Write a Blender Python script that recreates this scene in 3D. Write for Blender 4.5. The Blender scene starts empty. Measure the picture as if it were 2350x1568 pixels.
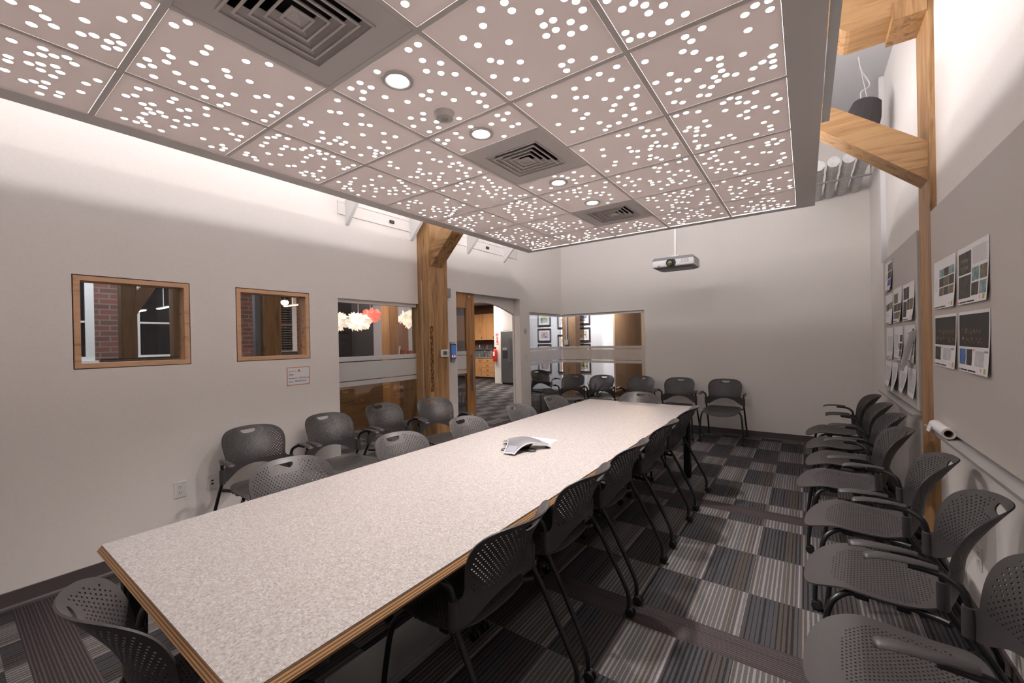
import bpy, bmesh, math, random
from math import sin, cos, pi, radians as R, hypot
from mathutils import Vector, Matrix
from mathutils.geometry import delaunay_2d_cdt
S = bpy.context.scene
C = S.collection
random.seed(11)
# ------------------------------------------------------------------ camera
YAW, PITCH, ROLL, FPX, CH = 0.61809459, -0.00314151, -0.02006658, 948.31, 1.48
_f = Vector((-sin(YAW)*cos(PITCH), cos(YAW)*cos(PITCH), sin(PITCH)))
_r = Vector((cos(YAW), sin(YAW), 0)); _u = _r.cross(_f)
_r2 = _r*cos(ROLL)+_u*sin(ROLL); _u2 = -_r*sin(ROLL)+_u*cos(ROLL)
cam = bpy.data.objects.new('camera', bpy.data.cameras.new('camera')); C.objects.link(cam)
M = Matrix((_r2, _u2, -_f)).transposed().to_4x4(); M.translation = (0, 0, CH)
cam.matrix_world = M
cam.data.sensor_width = 36; cam.data.lens = 36*FPX/2350; cam.data.clip_start = 0.02
S.camera = cam
# ------------------------------------------------------------------ view + world
S.view_settings.view_transform = 'Standard'; S.view_settings.look = 'None'
S.view_settings.gamma = 1; S.view_settings.use_curve_mapping = False
S.view_settings.exposure = 0.3
w = bpy.data.worlds.new('world'); S.world = w; w.use_nodes = True
w.node_tree.nodes['Background'].inputs[0].default_value = (0.9, 0.9, 1, 1)
w.node_tree.nodes['Background'].inputs[1].default_value = 0.01
# ------------------------------------------------------------------ lights
WARM = (1.0, 0.915, 0.88)
def lamp(name, kind, loc, power, color=WARM, **k):
    L = bpy.data.lights.new(name, kind); L.energy = power; L.color = color
    for a, v in k.items(): setattr(L, a, v)
    o = bpy.data.objects.new(name, L); C.objects.link(o); o.location = loc
    return o
DOWN = [(-1.511, 1.26), (-1.52, 1.87), (-1.53, 2.81), (-1.523, 3.41)]
for x, y in DOWN:          # recessed downlights in the hanging ceiling
    lamp('downlight_beam', 'SPOT', (x, y, 2.665), 98, WARM, spot_size=R(112), spot_blend=.75, shadow_soft_size=.035)
for y in (-.6, .4, 1.4, 2.4, 3.4, 4.15):   # strips lying on top of the hanging ceiling, washing the walls
    for x in (-2.42, -.62):
        lamp('cove_light', 'POINT', (x, y, 3.08), (11 if x < -2 else 12), (1, .955, .95), shadow_soft_size=.06)
for x in (-1.9, -1.15):
    lamp('cove_light', 'POINT', (x, 4.2, 3.08), 12, (1, .955, .95), shadow_soft_size=.06)
# rooms beyond the partition
lamp('office_light', 'AREA', (-6.6, 1.2, 2.9), 35, (.85, .93, 1), shape='RECTANGLE', size=2.5, size_y=1.5)
lamp('kitchen_light', 'AREA', (-9.2, 10.3, 2.78), 75, (1, .86, .74), shape='RECTANGLE', size=2.0, size_y=1.2)
lamp('kitchen_light', 'AREA', (-7.6, 10.7, 2.78), 40, (1, .93, .88), shape='RECTANGLE', size=.6, size_y=.6)  # added fill lamp, brightens the wall above the refrigerator
lamp('lobby_light', 'AREA', (-6.3, 7.2, 2.9), 110, (.95, .93, 1), shape='RECTANGLE', size=1.6, size_y=1.6)
for x in (-6.2, -5.2, -4.6):   # picture wall washers
    o = lamp('picture_spot', 'SPOT', (x, 8.7, 2.8), 150, (.95, .95, 1), spot_size=R(95), spot_blend=.8, shadow_soft_size=.04)
    o.rotation_euler = (R(38), 0, 0)
lamp('corridor_light', 'POINT', (-3.2, 9.6, 2.5), 55, (1, .72, .5), shadow_soft_size=.1)
lamp('lounge_light', 'AREA', (-5.6, 4.1, 2.8), 30, (1, .86, .74), shape='RECTANGLE', size=1.2, size_y=1.2)
# ------------------------------------------------------------------ materials
MATS = {}
def mat(name, col, rough=.5, metal=0., emit=None, estr=0., **k):
    if name in MATS: return MATS[name]
    m = bpy.data.materials.new(name); m.use_nodes = True
    b = m.node_tree.nodes['Principled BSDF']
    b.inputs['Base Color'].default_value = (*col, 1); b.inputs['Roughness'].default_value = rough
    b.inputs['Metallic'].default_value = metal
    if emit: b.inputs['Emission Color'].default_value = (*emit, 1); b.inputs['Emission Strength'].default_value = estr
    for a, v in k.items(): b.inputs[a].default_value = v
    MATS[name] = m
    return m
def nt(m): return m.node_tree.nodes, m.node_tree.links
def ramp(N, stops, interp='LINEAR'):
    r = N.new('ShaderNodeValToRGB'); r.color_ramp.interpolation = interp
    e = r.color_ramp.elements
    while len(e) < len(stops): e.new(.5)
    for i, (p, c) in enumerate(stops):
        e[i].position = p; e[i].color = (*c, 1)
    return r
def math_n(N, L, op, a, b=None, c=None):
    n = N.new('ShaderNodeMath'); n.operation = op
    for i, v in enumerate((a, b, c)):
        if v is None: continue
        if isinstance(v, (int, float)): n.inputs[i].default_value = v
        else: L.new(v, n.inputs[i])
    return n.outputs[0]
def noisy(name, c1, c2, scale=(20, 20, 20), rough=.6, detail=4, bump=0., lo=.35, hi=.65, nscale=1., **k):
    if name in MATS: return MATS[name]
    m = mat(name, c1, rough, **k); N, L = nt(m); b = N['Principled BSDF']
    tc = N.new('ShaderNodeTexCoord'); mp = N.new('ShaderNodeMapping'); mp.inputs['Scale'].default_value = scale
    no = N.new('ShaderNodeTexNoise'); no.inputs['Scale'].default_value = nscale; no.inputs['Detail'].default_value = detail
    L.new(tc.outputs['Object'], mp.inputs['Vector']); L.new(mp.outputs[0], no.inputs['Vector'])
    r = ramp(N, [(lo, c1), (hi, c2)]); L.new(no.outputs['Fac'], r.inputs[0]); L.new(r.outputs[0], b.inputs['Base Color'])
    if bump:
        bn = N.new('ShaderNodeBump'); bn.inputs['Strength'].default_value = bump; bn.inputs['Distance'].default_value = .002
        L.new(no.outputs['Fac'], bn.inputs['Height']); L.new(bn.outputs[0], b.inputs['Normal'])
    return m
def wood(name, c1, c2, axis='z', rough=.55, fine=1.):
    if name in MATS: return MATS[name]
    s = {'x': (1.2, 16, 16), 'y': (16, 1.2, 16), 'z': (16, 16, 1.2)}[axis]
    s = tuple(v*fine for v in s)
    m = mat(name, c1, rough); N, L = nt(m); b = N['Principled BSDF']
    tc = N.new('ShaderNodeTexCoord'); mp = N.new('ShaderNodeMapping'); mp.inputs['Scale'].default_value = s
    n1 = N.new('ShaderNodeTexNoise'); n1.inputs['Scale'].default_value = 1; n1.inputs['Detail'].default_value = 7; n1.inputs['Distortion'].default_value = .9
    n1.inputs['Roughness'].default_value = .65
    L.new(tc.outputs['Object'], mp.inputs['Vector']); L.new(mp.outputs[0], n1.inputs['Vector'])
    dark = tuple(v*.42 for v in c1)
    r = ramp(N, [(.30, dark), (.43, c1), (.55, c2), (.66, c1), (.78, dark)]); L.new(n1.outputs['Fac'], r.inputs[0])
    vo = N.new('ShaderNodeTexVoronoi'); mp2 = N.new('ShaderNodeMapping')
    s2 = {'x': (1.1, 4, 4), 'y': (4, 1.1, 4), 'z': (4, 4, 1.6)}[axis]; mp2.inputs['Scale'].default_value = s2
    L.new(tc.outputs['Object'], mp2.inputs['Vector']); L.new(mp2.outputs[0], vo.inputs['Vector']); vo.inputs['Scale'].default_value = 1
    kr = ramp(N, [(.03, (.25, .2, .16)), (.09, (1, 1, 1))]); L.new(vo.outputs['Distance'], kr.inputs[0])
    mx = N.new('ShaderNodeMix'); mx.data_type = 'RGBA'; mx.blend_type = 'MULTIPLY'; mx.inputs[0].default_value = .8 if fine == 1. else 0.
    L.new(r.outputs[0], mx.inputs[6]); L.new(kr.outputs[0], mx.inputs[7]); L.new(mx.outputs[2], b.inputs['Base Color'])
    bn = N.new('ShaderNodeBump'); bn.inputs['Strength'].default_value = .25; bn.inputs['Distance'].default_value = .003
    L.new(n1.outputs['Fac'], bn.inputs['Height']); L.new(bn.outputs[0], b.inputs['Normal'])
    return m
def glass_mat(name, tint=(1, 1, 1), gloss=.8):
    if name in MATS: return MATS[name]
    m = bpy.data.materials.new(name); m.use_nodes = True; N, L = nt(m); N.remove(N['Principled BSDF'])
    t = N.new('ShaderNodeBsdfTransparent'); t.inputs[0].default_value = (*tint, 1)
    g = N.new('ShaderNodeBsdfGlossy'); g.inputs['Roughness'].default_value = .0
    f = N.new('ShaderNodeFresnel'); f.inputs[0].default_value = 1.5
    mx = N.new('ShaderNodeMixShader'); L.new(math_n(N, L, 'MULTIPLY', f.outputs[0], gloss), mx.inputs[0])
    L.new(t.outputs[0], mx.inputs[1]); L.new(g.outputs[0], mx.inputs[2]); L.new(mx.outputs[0], N['Material Output'].inputs[0])
    MATS[name] = m; return m
def frost_mat(name):
    if name in MATS: return MATS[name]
    m = bpy.data.materials.new(name); m.use_nodes = True; N, L = nt(m); N.remove(N['Principled BSDF'])
    t = N.new('ShaderNodeBsdfTranslucent'); t.inputs[0].default_value = (.92, .92, .92, 1)
    d = N.new('ShaderNodeBsdfDiffuse'); d.inputs[0].default_value = (.72, .71, .70, 1)
    tr = N.new('ShaderNodeBsdfTransparent')
    a = N.new('ShaderNodeMixShader'); a.inputs[0].default_value = .5
    L.new(t.outputs[0], a.inputs[1]); L.new(d.outputs[0], a.inputs[2])
    b = N.new('ShaderNodeMixShader'); b.inputs[0].default_value = .22
    L.new(a.outputs[0], b.inputs[1]); L.new(tr.outputs[0], b.inputs[2]); L.new(b.outputs[0], N['Material Output'].inputs[0])
    MATS[name] = m; return m
def brick_mat(name, c1, c2, mortar, axis='x'):
    m = mat(name, c1, .85); N, L = nt(m); b = N['Principled BSDF']
    tc = N.new('ShaderNodeTexCoord'); sp = N.new('ShaderNodeSeparateXYZ'); cb = N.new('ShaderNodeCombineXYZ')
    L.new(tc.outputs['Object'], sp.inputs[0]); L.new(sp.outputs['Y' if axis == 'x' else 'X'], cb.inputs[0]); L.new(sp.outputs['Z'], cb.inputs[1])
    br = N.new('ShaderNodeTexBrick'); br.inputs['Scale'].default_value = 1; br.inputs['Brick Width'].default_value = .21
    br.inputs['Row Height'].default_value = .075; br.inputs['Mortar Size'].default_value = .009; br.inputs['Bias'].default_value = -.1
    br.inputs['Color1'].default_value = (*c1, 1); br.inputs['Color2'].default_value = (*c2, 1); br.inputs['Mortar'].default_value = (*mortar, 1)
    L.new(cb.outputs[0], br.inputs['Vector']); L.new(br.outputs['Color'], b.inputs['Base Color'])
    return m
WALL = noisy('painted_wall', (.78, .735, .70), (.80, .755, .72), (60, 60, 60), .75, bump=.05)
WHITE = mat('white_paint', (.74, .73, .72), .5)
ROOF = mat('grey_roof_paint', (.58, .58, .60), .8)
BASE = mat('baseboard_rubber', (.085, .072, .072), .5)
PINE = wood('old_fir_vertical', (.35, .185, .075), (.47, .275, .125), 'z')
PINEX = wood('old_fir_along_x', (.35, .185, .075), (.47, .275, .125), 'x')
MAPLE = wood('maple_frame', (.62, .36, .20), (.68, .42, .25), 'y', .45, fine=.9)
OAKD = wood('door_oak', (.42, .20, .07), (.50, .26, .10), 'z', .45, fine=.9)
CABW = wood('kitchen_maple', (.70, .36, .15), (.74, .40, .18), 'z', .4, fine=.8)
DWOOD = wood('dim_fir', (.30, .17, .075), (.38, .22, .10), 'z', fine=1.)
PLAS = noisy('charcoal_plastic', (.045, .041, .041), (.050, .046, .046), (300, 300, 300), .42, bump=.06)
BLK = mat('black_powder_coat', (.012, .012, .013), .32)
RUB = mat('black_rubber', (.01, .01, .011), .4)
TRIMG = mat('ceiling_trim_grey', (.80, .76, .74), .5)
def panel_mat():
    m = bpy.data.materials.new('thin_ceiling_panel'); m.use_nodes = True; N, L = nt(m); N.remove(N['Principled BSDF'])
    d = N.new('ShaderNodeBsdfDiffuse'); d.inputs[0].default_value = (.80, .75, .73, 1); t = N.new('ShaderNodeBsdfTranslucent'); t.inputs[0].default_value = (.80, .74, .72, 1)
    x = N.new('ShaderNodeMixShader'); x.inputs[0].default_value = .12; L.new(d.outputs[0], x.inputs[1]); L.new(t.outputs[0], x.inputs[2]); L.new(x.outputs[0], N['Material Output'].inputs[0]); return m  # translucent share added so the panel faces glow, standing in for bounce light
PANEL = panel_mat()
VENTM = mat('vent_white', (.80, .75, .73), .5)
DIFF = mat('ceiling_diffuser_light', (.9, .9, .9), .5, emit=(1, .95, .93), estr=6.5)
METAL = mat('brushed_steel', (.45, .45, .46), .3, 1.)
GALV = mat('grey_conduit', (.30, .31, .32), .4, .6)
PAPER = mat('white_paper', (.80, .79, .80), .7)
PWHITE = mat('white_plastic', (.72, .70, .68), .4)
DARKP = mat('dark_plastic', (.03, .03, .032), .4)
GLASS = glass_mat('clear_glass')
FROST = frost_mat('frosted_film')
# carpet
def carpet():
    m = mat('striped_carpet_tile', (.1, .1, .1), .95); N, L = nt(m); b = N['Principled BSDF']
    b.inputs['Specular IOR Level'].default_value = .15
    tc = N.new('ShaderNodeTexCoord'); sp = N.new('ShaderNodeSeparateXYZ'); L.new(tc.outputs['Object'], sp.inputs[0])
    X, Y = sp.outputs['X'], sp.outputs['Y']
    row = math_n(N, L, 'FLOOR', math_n(N, L, 'DIVIDE', math_n(N, L, 'SUBTRACT', Y, 4.72), .505))
    par = math_n(N, L, 'MULTIPLY', math_n(N, L, 'MODULO', math_n(N, L, 'ADD', row, 100), 2), .5)
    u = math_n(N, L, 'FRACT', math_n(N, L, 'ADD', math_n(N, L, 'DIVIDE', math_n(N, L, 'ADD', X, 10.54), .5), par))
    dk = (.052, .051, .055); br = (.060, .052, .048); lg = (.084, .080, .079); tn = (.072, .062, .055)
    base = ramp(N, [(0, (.05, .045, .048)), (.08, dk), (.27, dk), (.31, br), (.43, br), (.46, (.06, .062, .068)), (.52, tn), (.56, lg), (.80, lg), (.88, tn), (.93, (.06, .055, .055)), (.985, (.12, .11, .11))])
    L.new(u, base.inputs[0])
    def lines(co, per, wid, seed):
        cell = math_n(N, L, 'FLOOR', math_n(N, L, 'DIVIDE', co, per))
        f = math_n(N, L, 'FRACT', math_n(N, L, 'DIVIDE', co, per))
        nz = N.new('ShaderNodeTexNoise'); nz.inputs['Scale'].default_value = 60; nz.inputs['Detail'].default_value = 2
        L.new(tc.outputs['Object'], nz.inputs['Vector'])
        f2 = math_n(N, L, 'ADD', f, math_n(N, L, 'MULTIPLY', math_n(N, L, 'SUBTRACT', nz.outputs['Fac'], .5), .18))
        wn = N.new('ShaderNodeTexWhiteNoise'); wn.noise_dimensions = '2D'; cv = N.new('ShaderNodeCombineXYZ'); L.new(cell, cv.inputs[0]); L.new(row if seed == 1 else math_n(N, L, 'MULTIPLY', cell, 0.), cv.inputs[1]); L.new(cv.outputs[0], wn.inputs['Vector'])
        wv = math_n(N, L, 'MULTIPLY_ADD', wn.outputs['Value'], wid*1.1, wid*.45)
        return math_n(N, L, 'LESS_THAN', math_n(N, L, 'ABSOLUTE', math_n(N, L, 'SUBTRACT', f2, .5)), wv)
    ln = lines(X, .0215, .17, 1)
    islight = math_n(N, L, 'GREATER_THAN', u, .5)
    gain = N.new('ShaderNodeMix'); gain.data_type = 'FLOAT'; L.new(islight, gain.inputs[0]); gain.inputs[2].default_value = .36; gain.inputs[3].default_value = 2.25
    g2 = N.new('ShaderNodeMix'); g2.data_type = 'FLOAT'; L.new(ln, g2.inputs[0]); g2.inputs[2].default_value = 1.0; L.new(gain.outputs[0], g2.inputs[3])
    mul = N.new('ShaderNodeVectorMath'); mul.operation = 'SCALE'; L.new(base.outputs[0], mul.inputs[0]); L.new(g2.outputs[0], mul.inputs['Scale'])
    # dark cross bands
    isb = None
    for yb in (-1.42, .335, 2.19, 3.962, 5.645, 7.39, 9.14, 10.9):
        k = math_n(N, L, 'LESS_THAN', math_n(N, L, 'ABSOLUTE', math_n(N, L, 'SUBTRACT', Y, yb)), .09); isb = k if isb is None else math_n(N, L, 'ADD', isb, k)
    lb = lines(Y, .013, .2, 2)
    bc = N.new('ShaderNodeMix'); bc.data_type = 'RGBA'; L.new(lb, bc.inputs[0]); bc.inputs[6].default_value = (.036, .029, .030, 1); bc.inputs[7].default_value = (.075, .062, .062, 1)
    fin = N.new('ShaderNodeMix'); fin.data_type = 'RGBA'; L.new(isb, fin.inputs[0]); L.new(mul.outputs[0], fin.inputs[6]); L.new(bc.outputs[2], fin.inputs[7])
    n3 = N.new('ShaderNodeTexNoise'); n3.inputs['Scale'].default_value = 220; n3.inputs['Detail'].default_value = 2; L.new(tc.outputs['Object'], n3.inputs['Vector'])
    v3 = math_n(N, L, 'MULTIPLY_ADD', n3.outputs['Fac'], .9, .55)
    mu2 = N.new('ShaderNodeVectorMath'); mu2.operation = 'SCALE'; L.new(fin.outputs[2], mu2.inputs[0]); L.new(v3, mu2.inputs['Scale'])
    L.new(mu2.outputs[0], b.inputs['Base Color'])
    bn = N.new('ShaderNodeBump'); bn.inputs['Strength'].default_value = .4; bn.inputs['Distance'].default_value = .003
    L.new(n3.outputs['Fac'], bn.inputs['Height']); L.new(bn.outputs[0], b.inputs['Normal'])
    return m
CARPET = carpet()
def speckle():
    m = mat('speckled_laminate', (.5, .45, .42), .5); N, L = nt(m); b = N['Principled BSDF']
    tc = N.new('ShaderNodeTexCoord')
    a = N.new('ShaderNodeTexNoise'); a.inputs['Scale'].default_value = 150; a.inputs['Detail'].default_value = 3; a.inputs['Roughness'].default_value = .6
    L.new(tc.outputs['Object'], a.inputs['Vector'])
    r = ramp(N, [(.34, (.195, .165, .150)), (.46, (.275, .25, .238)), (.56, (.30, .277, .267)), (.68, (.39, .37, .365))]); L.new(a.outputs['Fac'], r.inputs[0])
    L.new(r.outputs[0], b.inputs['Base Color']); return m
LAMI = speckle()
def fabric():
    m = mat('woven_wallcovering', (.5, .46, .43), .8); N, L = nt(m); b = N['Principled BSDF']
    tc = N.new('ShaderNodeTexCoord'); sp = N.new('ShaderNodeSeparateXYZ'); L.new(tc.outputs['Object'], sp.inputs[0])
    a = math_n(N, L, 'SINE', math_n(N, L, 'MULTIPLY', sp.outputs['Y'], 620)); c = math_n(N, L, 'SINE', math_n(N, L, 'MULTIPLY', sp.outputs['Z'], 620))
    p = math_n(N, L, 'MULTIPLY', a, c); r = ramp(N, [(.0, (.47, .435, .41)), (1, (.62, .58, .55))])
    L.new(math_n(N, L, 'MULTIPLY_ADD', p, .5, .5), r.inputs[0]); L.new(r.outputs[0], b.inputs['Base Color']); return m
FABRIC = fabric()
# ------------------------------------------------------------------ mesh helpers
def obj(name, bm, m, parent=None, smooth=None, **props):
    me = bpy.data.meshes.new(name)
    if isinstance(bm, bmesh.types.BMesh):
        bmesh.ops.recalc_face_normals(bm, faces=bm.faces[:]); bm.to_mesh(me); bm.free()
    ms = m if isinstance(m, (list, tuple)) else [m]
    for k in ms: me.materials.append(k)
    if smooth is not None:
        for p in me.polygons: p.use_smooth = True
        if smooth: me.set_sharp_from_angle(angle=R(smooth))
    o = bpy.data.objects.new(name, me); C.objects.link(o)
    if parent: o.parent = parent
    for a, v in props.items(): o[a] = v
    return o
def thing(name, label, cat, loc=(0, 0, 0), rotz=0, group=None):
    o = bpy.data.objects.new(name, None); C.objects.link(o); o.empty_display_size = .1
    o.location = loc; o.rotation_euler = (0, 0, rotz); o['label'] = label; o['category'] = cat
    if group: o['group'] = group
    return o
def tag(o, label, cat, group=None):
    o['label'] = label; o['category'] = cat
    if group: o['group'] = group
    return o
def struct(name, bm, m, **k):
    o = obj(name, bm, m, **k); o['kind'] = 'structure'; return o
def box(bm, x0, x1, y0, y1, z0, z1, bev=0, mi=0, seg=2):
    vs = [bm.verts.new((x, y, z)) for x in (x0, x1) for y in (y0, y1) for z in (z0, z1)]
    fs = [bm.faces.new([vs[i] for i in q]) for q in ((0, 1, 3, 2), (4, 6, 7, 5), (0, 4, 5, 1), (2, 3, 7, 6), (0, 2, 6, 4), (1, 5, 7, 3))]
    for f in fs: f.material_index = mi
    if bev:
        es = list({e for f in fs for e in f.edges})
        r = bmesh.ops.bevel(bm, geom=es, offset=bev, segments=seg, affect='EDGES', profile=.5)
        for f in r['faces']: f.material_index = mi
    return bm
def B(*a, **k):
    bm = bmesh.new(); return box(bm, *a, **k)
def hexa(bm, pts, mi=0):
    """8 points: 4 of one end loop then 4 of the other"""
    v = [bm.verts.new(p) for p in pts]
    for q in ((0, 1, 2, 3), (7, 6, 5, 4), (0, 4, 5, 1), (1, 5, 6, 2), (2, 6, 7, 3), (3, 7, 4, 0)):
        f = bm.faces.new([v[i] for i in q]); f.material_index = mi
    return bm
def prism(bm, poly, a, b, axis='y', mi=0):
    """extrude a 2D polygon along axis; poly coords are the other two axes in order"""
    def P(p, t):
        return {'x': (t, p[0], p[1]), 'y': (p[0], t, p[1]), 'z': (p[0], p[1], t)}[axis]
    A = [bm.verts.new(P(p, a)) for p in poly]; D = [bm.verts.new(P(p, b)) for p in poly]
    n = len(poly); fs = [bm.faces.new(A[::-1]), bm.faces.new(D)]
    for i in range(n): fs.append(bm.faces.new((A[i], A[(i+1) % n], D[(i+1) % n], D[i])))
    for f in fs: f.material_index = mi
    return bm
def cyl(bm, p, q, r, r2=None, n=16, mi=0, caps=True):
    p, q = Vector(p), Vector(q); r2 = r if r2 is None else r2
    d = (q-p).normalized(); a = d.orthogonal().normalized(); b = d.cross(a)
    A = [bm.verts.new(p+(a*cos(2*pi*i/n)+b*sin(2*pi*i/n))*r) for i in range(n)]
    D = [bm.verts.new(q+(a*cos(2*pi*i/n)+b*sin(2*pi*i/n))*r2) for i in range(n)]
    fs = [bm.faces.new((A[i], A[(i+1) % n], D[(i+1) % n], D[i])) for i in range(n)]
    if caps: fs += [bm.faces.new(A[::-1]), bm.faces.new(D)]
    for f in fs: f.material_index = mi
    return bm
def smooth_path(pts, n=5):
    """Catmull-Rom through pts"""
    P = [Vector(p) for p in pts]; P = [P[0]*2-P[1]]+P+[P[-1]*2-P[-2]]; out = []
    for i in range(1, len(P)-2):
        for k in range(n):
            t = k/n; a, b, c, d = P[i-1:i+3]
            out.append(.5*((2*b)+(c-a)*t+(2*a-5*b+4*c-d)*t*t+(3*b-a-3*c+d)*t**3))
    return out+[P[-2]]
def tube(bm, pts, r, n=10, mi=0, sx=1.):
    P = [Vector(p) for p in pts]; prev = None; rings = []; ref = None
    for i, p in enumerate(P):
        d = (P[min(i+1, len(P)-1)]-P[max(i-1, 0)]).normalized()
        if ref is None: ref = d.orthogonal().normalized()
        a = (ref-d*ref.dot(d)).normalized(); ref = a; b = d.cross(a)
        rr = r[i] if isinstance(r, (list, tuple)) else r
        rings.append([bm.verts.new(p+(a*cos(2*pi*k/n)+b*sin(2*pi*k/n))*rr) for k in range(n)])
    for s, t in zip(rings, rings[1:]):
        for k in range(n):
            f = bm.faces.new((s[k], s[(k+1) % n], t[(k+1) % n], t[k])); f.material_index = mi
    bm.faces.new(rings[0][::-1]).material_index = mi; bm.faces.new(rings[-1]).material_index = mi
    return bm
def rev(bm, prof, c=(0, 0, 0), n=24, mi=0, axis='z'):
    """surface of revolution, prof = [(radius, height)]"""
    rings = []
    for r_, h in prof:
        ring = []
        for k in range(n):
            a = 2*pi*k/n; q = (max(r_, 1e-4)*cos(a), max(r_, 1e-4)*sin(a), h)
            if axis == 'y': q = (q[0], q[2], q[1])
            if axis == 'x': q = (q[2], q[0], q[1])
            ring.append(bm.verts.new((c[0]+q[0], c[1]+q[1], c[2]+q[2])))
        rings.append(ring)
    for s, t in zip(rings, rings[1:]):
        for k in range(n): bm.faces.new((s[k], s[(k+1) % n], t[(k+1) % n], t[k])).material_index = mi
    bm.faces.new(rings[0][::-1]).material_index = mi; bm.faces.new(rings[-1]).material_index = mi
    return bm
def sheet(outline, holes, front, back, extra=(), bm=None, mi=0, flat_n=None):
    """plate with real holes: outline/holes/extra in 2D, front/back map 2D -> 3D"""
    bm = bm or bmesh.new()
    vs, faces = [], []
    def ccw(l):
        l = [tuple(q) for q in l]
        return l if sum(a[0]*b[1]-b[0]*a[1] for a, b in zip(l, l[1:]+l[:1])) > 0 else l[::-1]
    for loop in [ccw(outline)]+[ccw(h) for h in holes]:
        faces.append(list(range(len(vs), len(vs)+len(loop)))); vs += [Vector(p) for p in loop]
    vs += [Vector(p) for p in extra]
    ov, oe, of, _, _, orf = delaunay_2d_cdt(vs, [], faces, 0, 1e-6, True)
    keep = [f for f, s in zip(of, orf) if 0 in s and len(s) == 1]
    used = sorted({i for f in keep for i in f}); idx = {}
    F = {i: bm.verts.new(front(ov[i].x, ov[i].y)) for i in used}
    K = {i: bm.verts.new(back(ov[i].x, ov[i].y)) for i in used}
    cnt = {}
    for f in keep:
        bm.faces.new([F[i] for i in f]).material_index = mi; bm.faces.new([K[i] for i in reversed(f)]).material_index = mi
        for a, b in zip(f, f[1:]+f[:1]):
            if (b, a) in cnt: del cnt[(b, a)]
            else: cnt[(a, b)] = 1
    for a, b in cnt: bm.faces.new((F[b], F[a], K[a], K[b])).material_index = mi
    return bm
def ngon(cx, cy, r, n=8, a0=0): return [(cx+r*cos(a0+2*pi*k/n), cy+r*sin(a0+2*pi*k/n)) for k in range(n)]
def rect(x0, x1, y0, y1): return [(x0, y0), (x1, y0), (x1, y1), (x0, y1)]
def text(name, s, size, m, parent=None, matrix=None, extr=.0004, align='LEFT'):
    cu = bpy.data.curves.new(name, 'FONT'); cu.body = s; cu.size = size; cu.extrude = extr; cu.align_x = align
    t = bpy.data.objects.new(name, cu); C.objects.link(t)
    dg = bpy.context.evaluated_depsgraph_get(); me = bpy.data.meshes.new_from_object(t.evaluated_get(dg))
    bpy.data.objects.remove(t); bpy.data.curves.remove(cu)
    me.materials.clear(); me.materials.append(m)
    if matrix: me.transform(matrix)
    o = bpy.data.objects.new(name, me); C.objects.link(o); o.parent = parent
    return o
def copy_tree(o, parent=None):
    c = o.copy(); C.objects.link(c)
    if parent: c.parent = parent
    for ch in [k for k in list(o.children)]: copy_tree(ch, c)
    return c
# ================================================================== room shell
XL, XR, YF, YN, ZC = -3.73, .68, 6.88, -1.5, 4.08
bm = B(-11.5, 2.0, -2.5, 14, -.05, 0); struct('floor', bm, CARPET)
out = [(YN, 0), (2.315, 0), (2.315, 1.93), (3.39, 1.93), (3.39, 0), (4.0, 0), (4.0, 2.135), (5.48, 2.135), (5.48, 0), (5.76, 0), (5.76, 1.94), (YF, 1.94), (YF, ZC), (YN, ZC)]
W1 = (.514, 1.122, 1.35, 1.951); W2 = (1.424, 2.03, 1.35, 1.951)
T = .12
bm = sheet(out, [rect(*W1), rect(*W2)], lambda a, b: (XL, a, b), lambda a, b: (XL-T, a, b)); struct('wall_left', bm, WALL)
out = [(XL, 1.94), (-2.18, 1.94), (-2.18, 0), (XR+.1, 0), (XR+.1, ZC), (XL, ZC)]
bm = sheet(out, [], lambda a, b: (a, YF, b), lambda a, b: (a, YF+T, b)); struct('wall_far', bm, WALL)
struct('wall_right', B(XR, XR+.1, YN, YF, 0, ZC+.1), WALL)
struct('wall_near', B(XL-T, XR+.1, YN-.1, YN, 0, ZC), WALL)
struct('ceiling', B(XL-T, XR, YN, YF+T, ZC, ZC+.1), ROOF)
# arched partition behind the doorway
arc = [(5.48-(5.48-4.0)*k/20, 1.89+.15*sin(pi*k/20)) for k in range(21)]
out = [(3.95, 2.4)]+[(3.95, 0)]+[(4.0, 0)]+arc[::-1]+[(5.48, 0), (5.60, 0), (5.60, 2.4)]
bm = sheet(out, [], lambda a, b: (-3.845, a, b), lambda a, b: (-3.885, a, b)); struct('trim_1', bm, WALL)
def baseb(name, x0, x1, y0, y1, side):
    bm = bmesh.new(); t = .012
    if side == 'x+': prism(bm, [(x0, 0), (x0+.02, 0), (x0+.018, .012), (x0+t, .022), (x0+t, .1), (x0, .1)], y0, y1, 'y')
    if side == 'x-': prism(bm, [(x0, 0), (x0-.02, 0), (x0-.018, .012), (x0-t, .022), (x0-t, .1), (x0, .1)], y0, y1, 'y')
    if side == 'y-': prism(bm, [(y0, 0), (y0-.02, 0), (y0-.018, .012), (y0-t, .022), (y0-t, .1), (y0, .1)], x0, x1, 'x')
    return struct(name, bm, BASE)
baseb('baseboard_left', XL, 0, YN, 2.315, 'x+'); baseb('baseboard_right', XR, 0, YN, YF, 'x-'); baseb('baseboard_far', -2.18, XR, YF, 0, 'y-')
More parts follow.
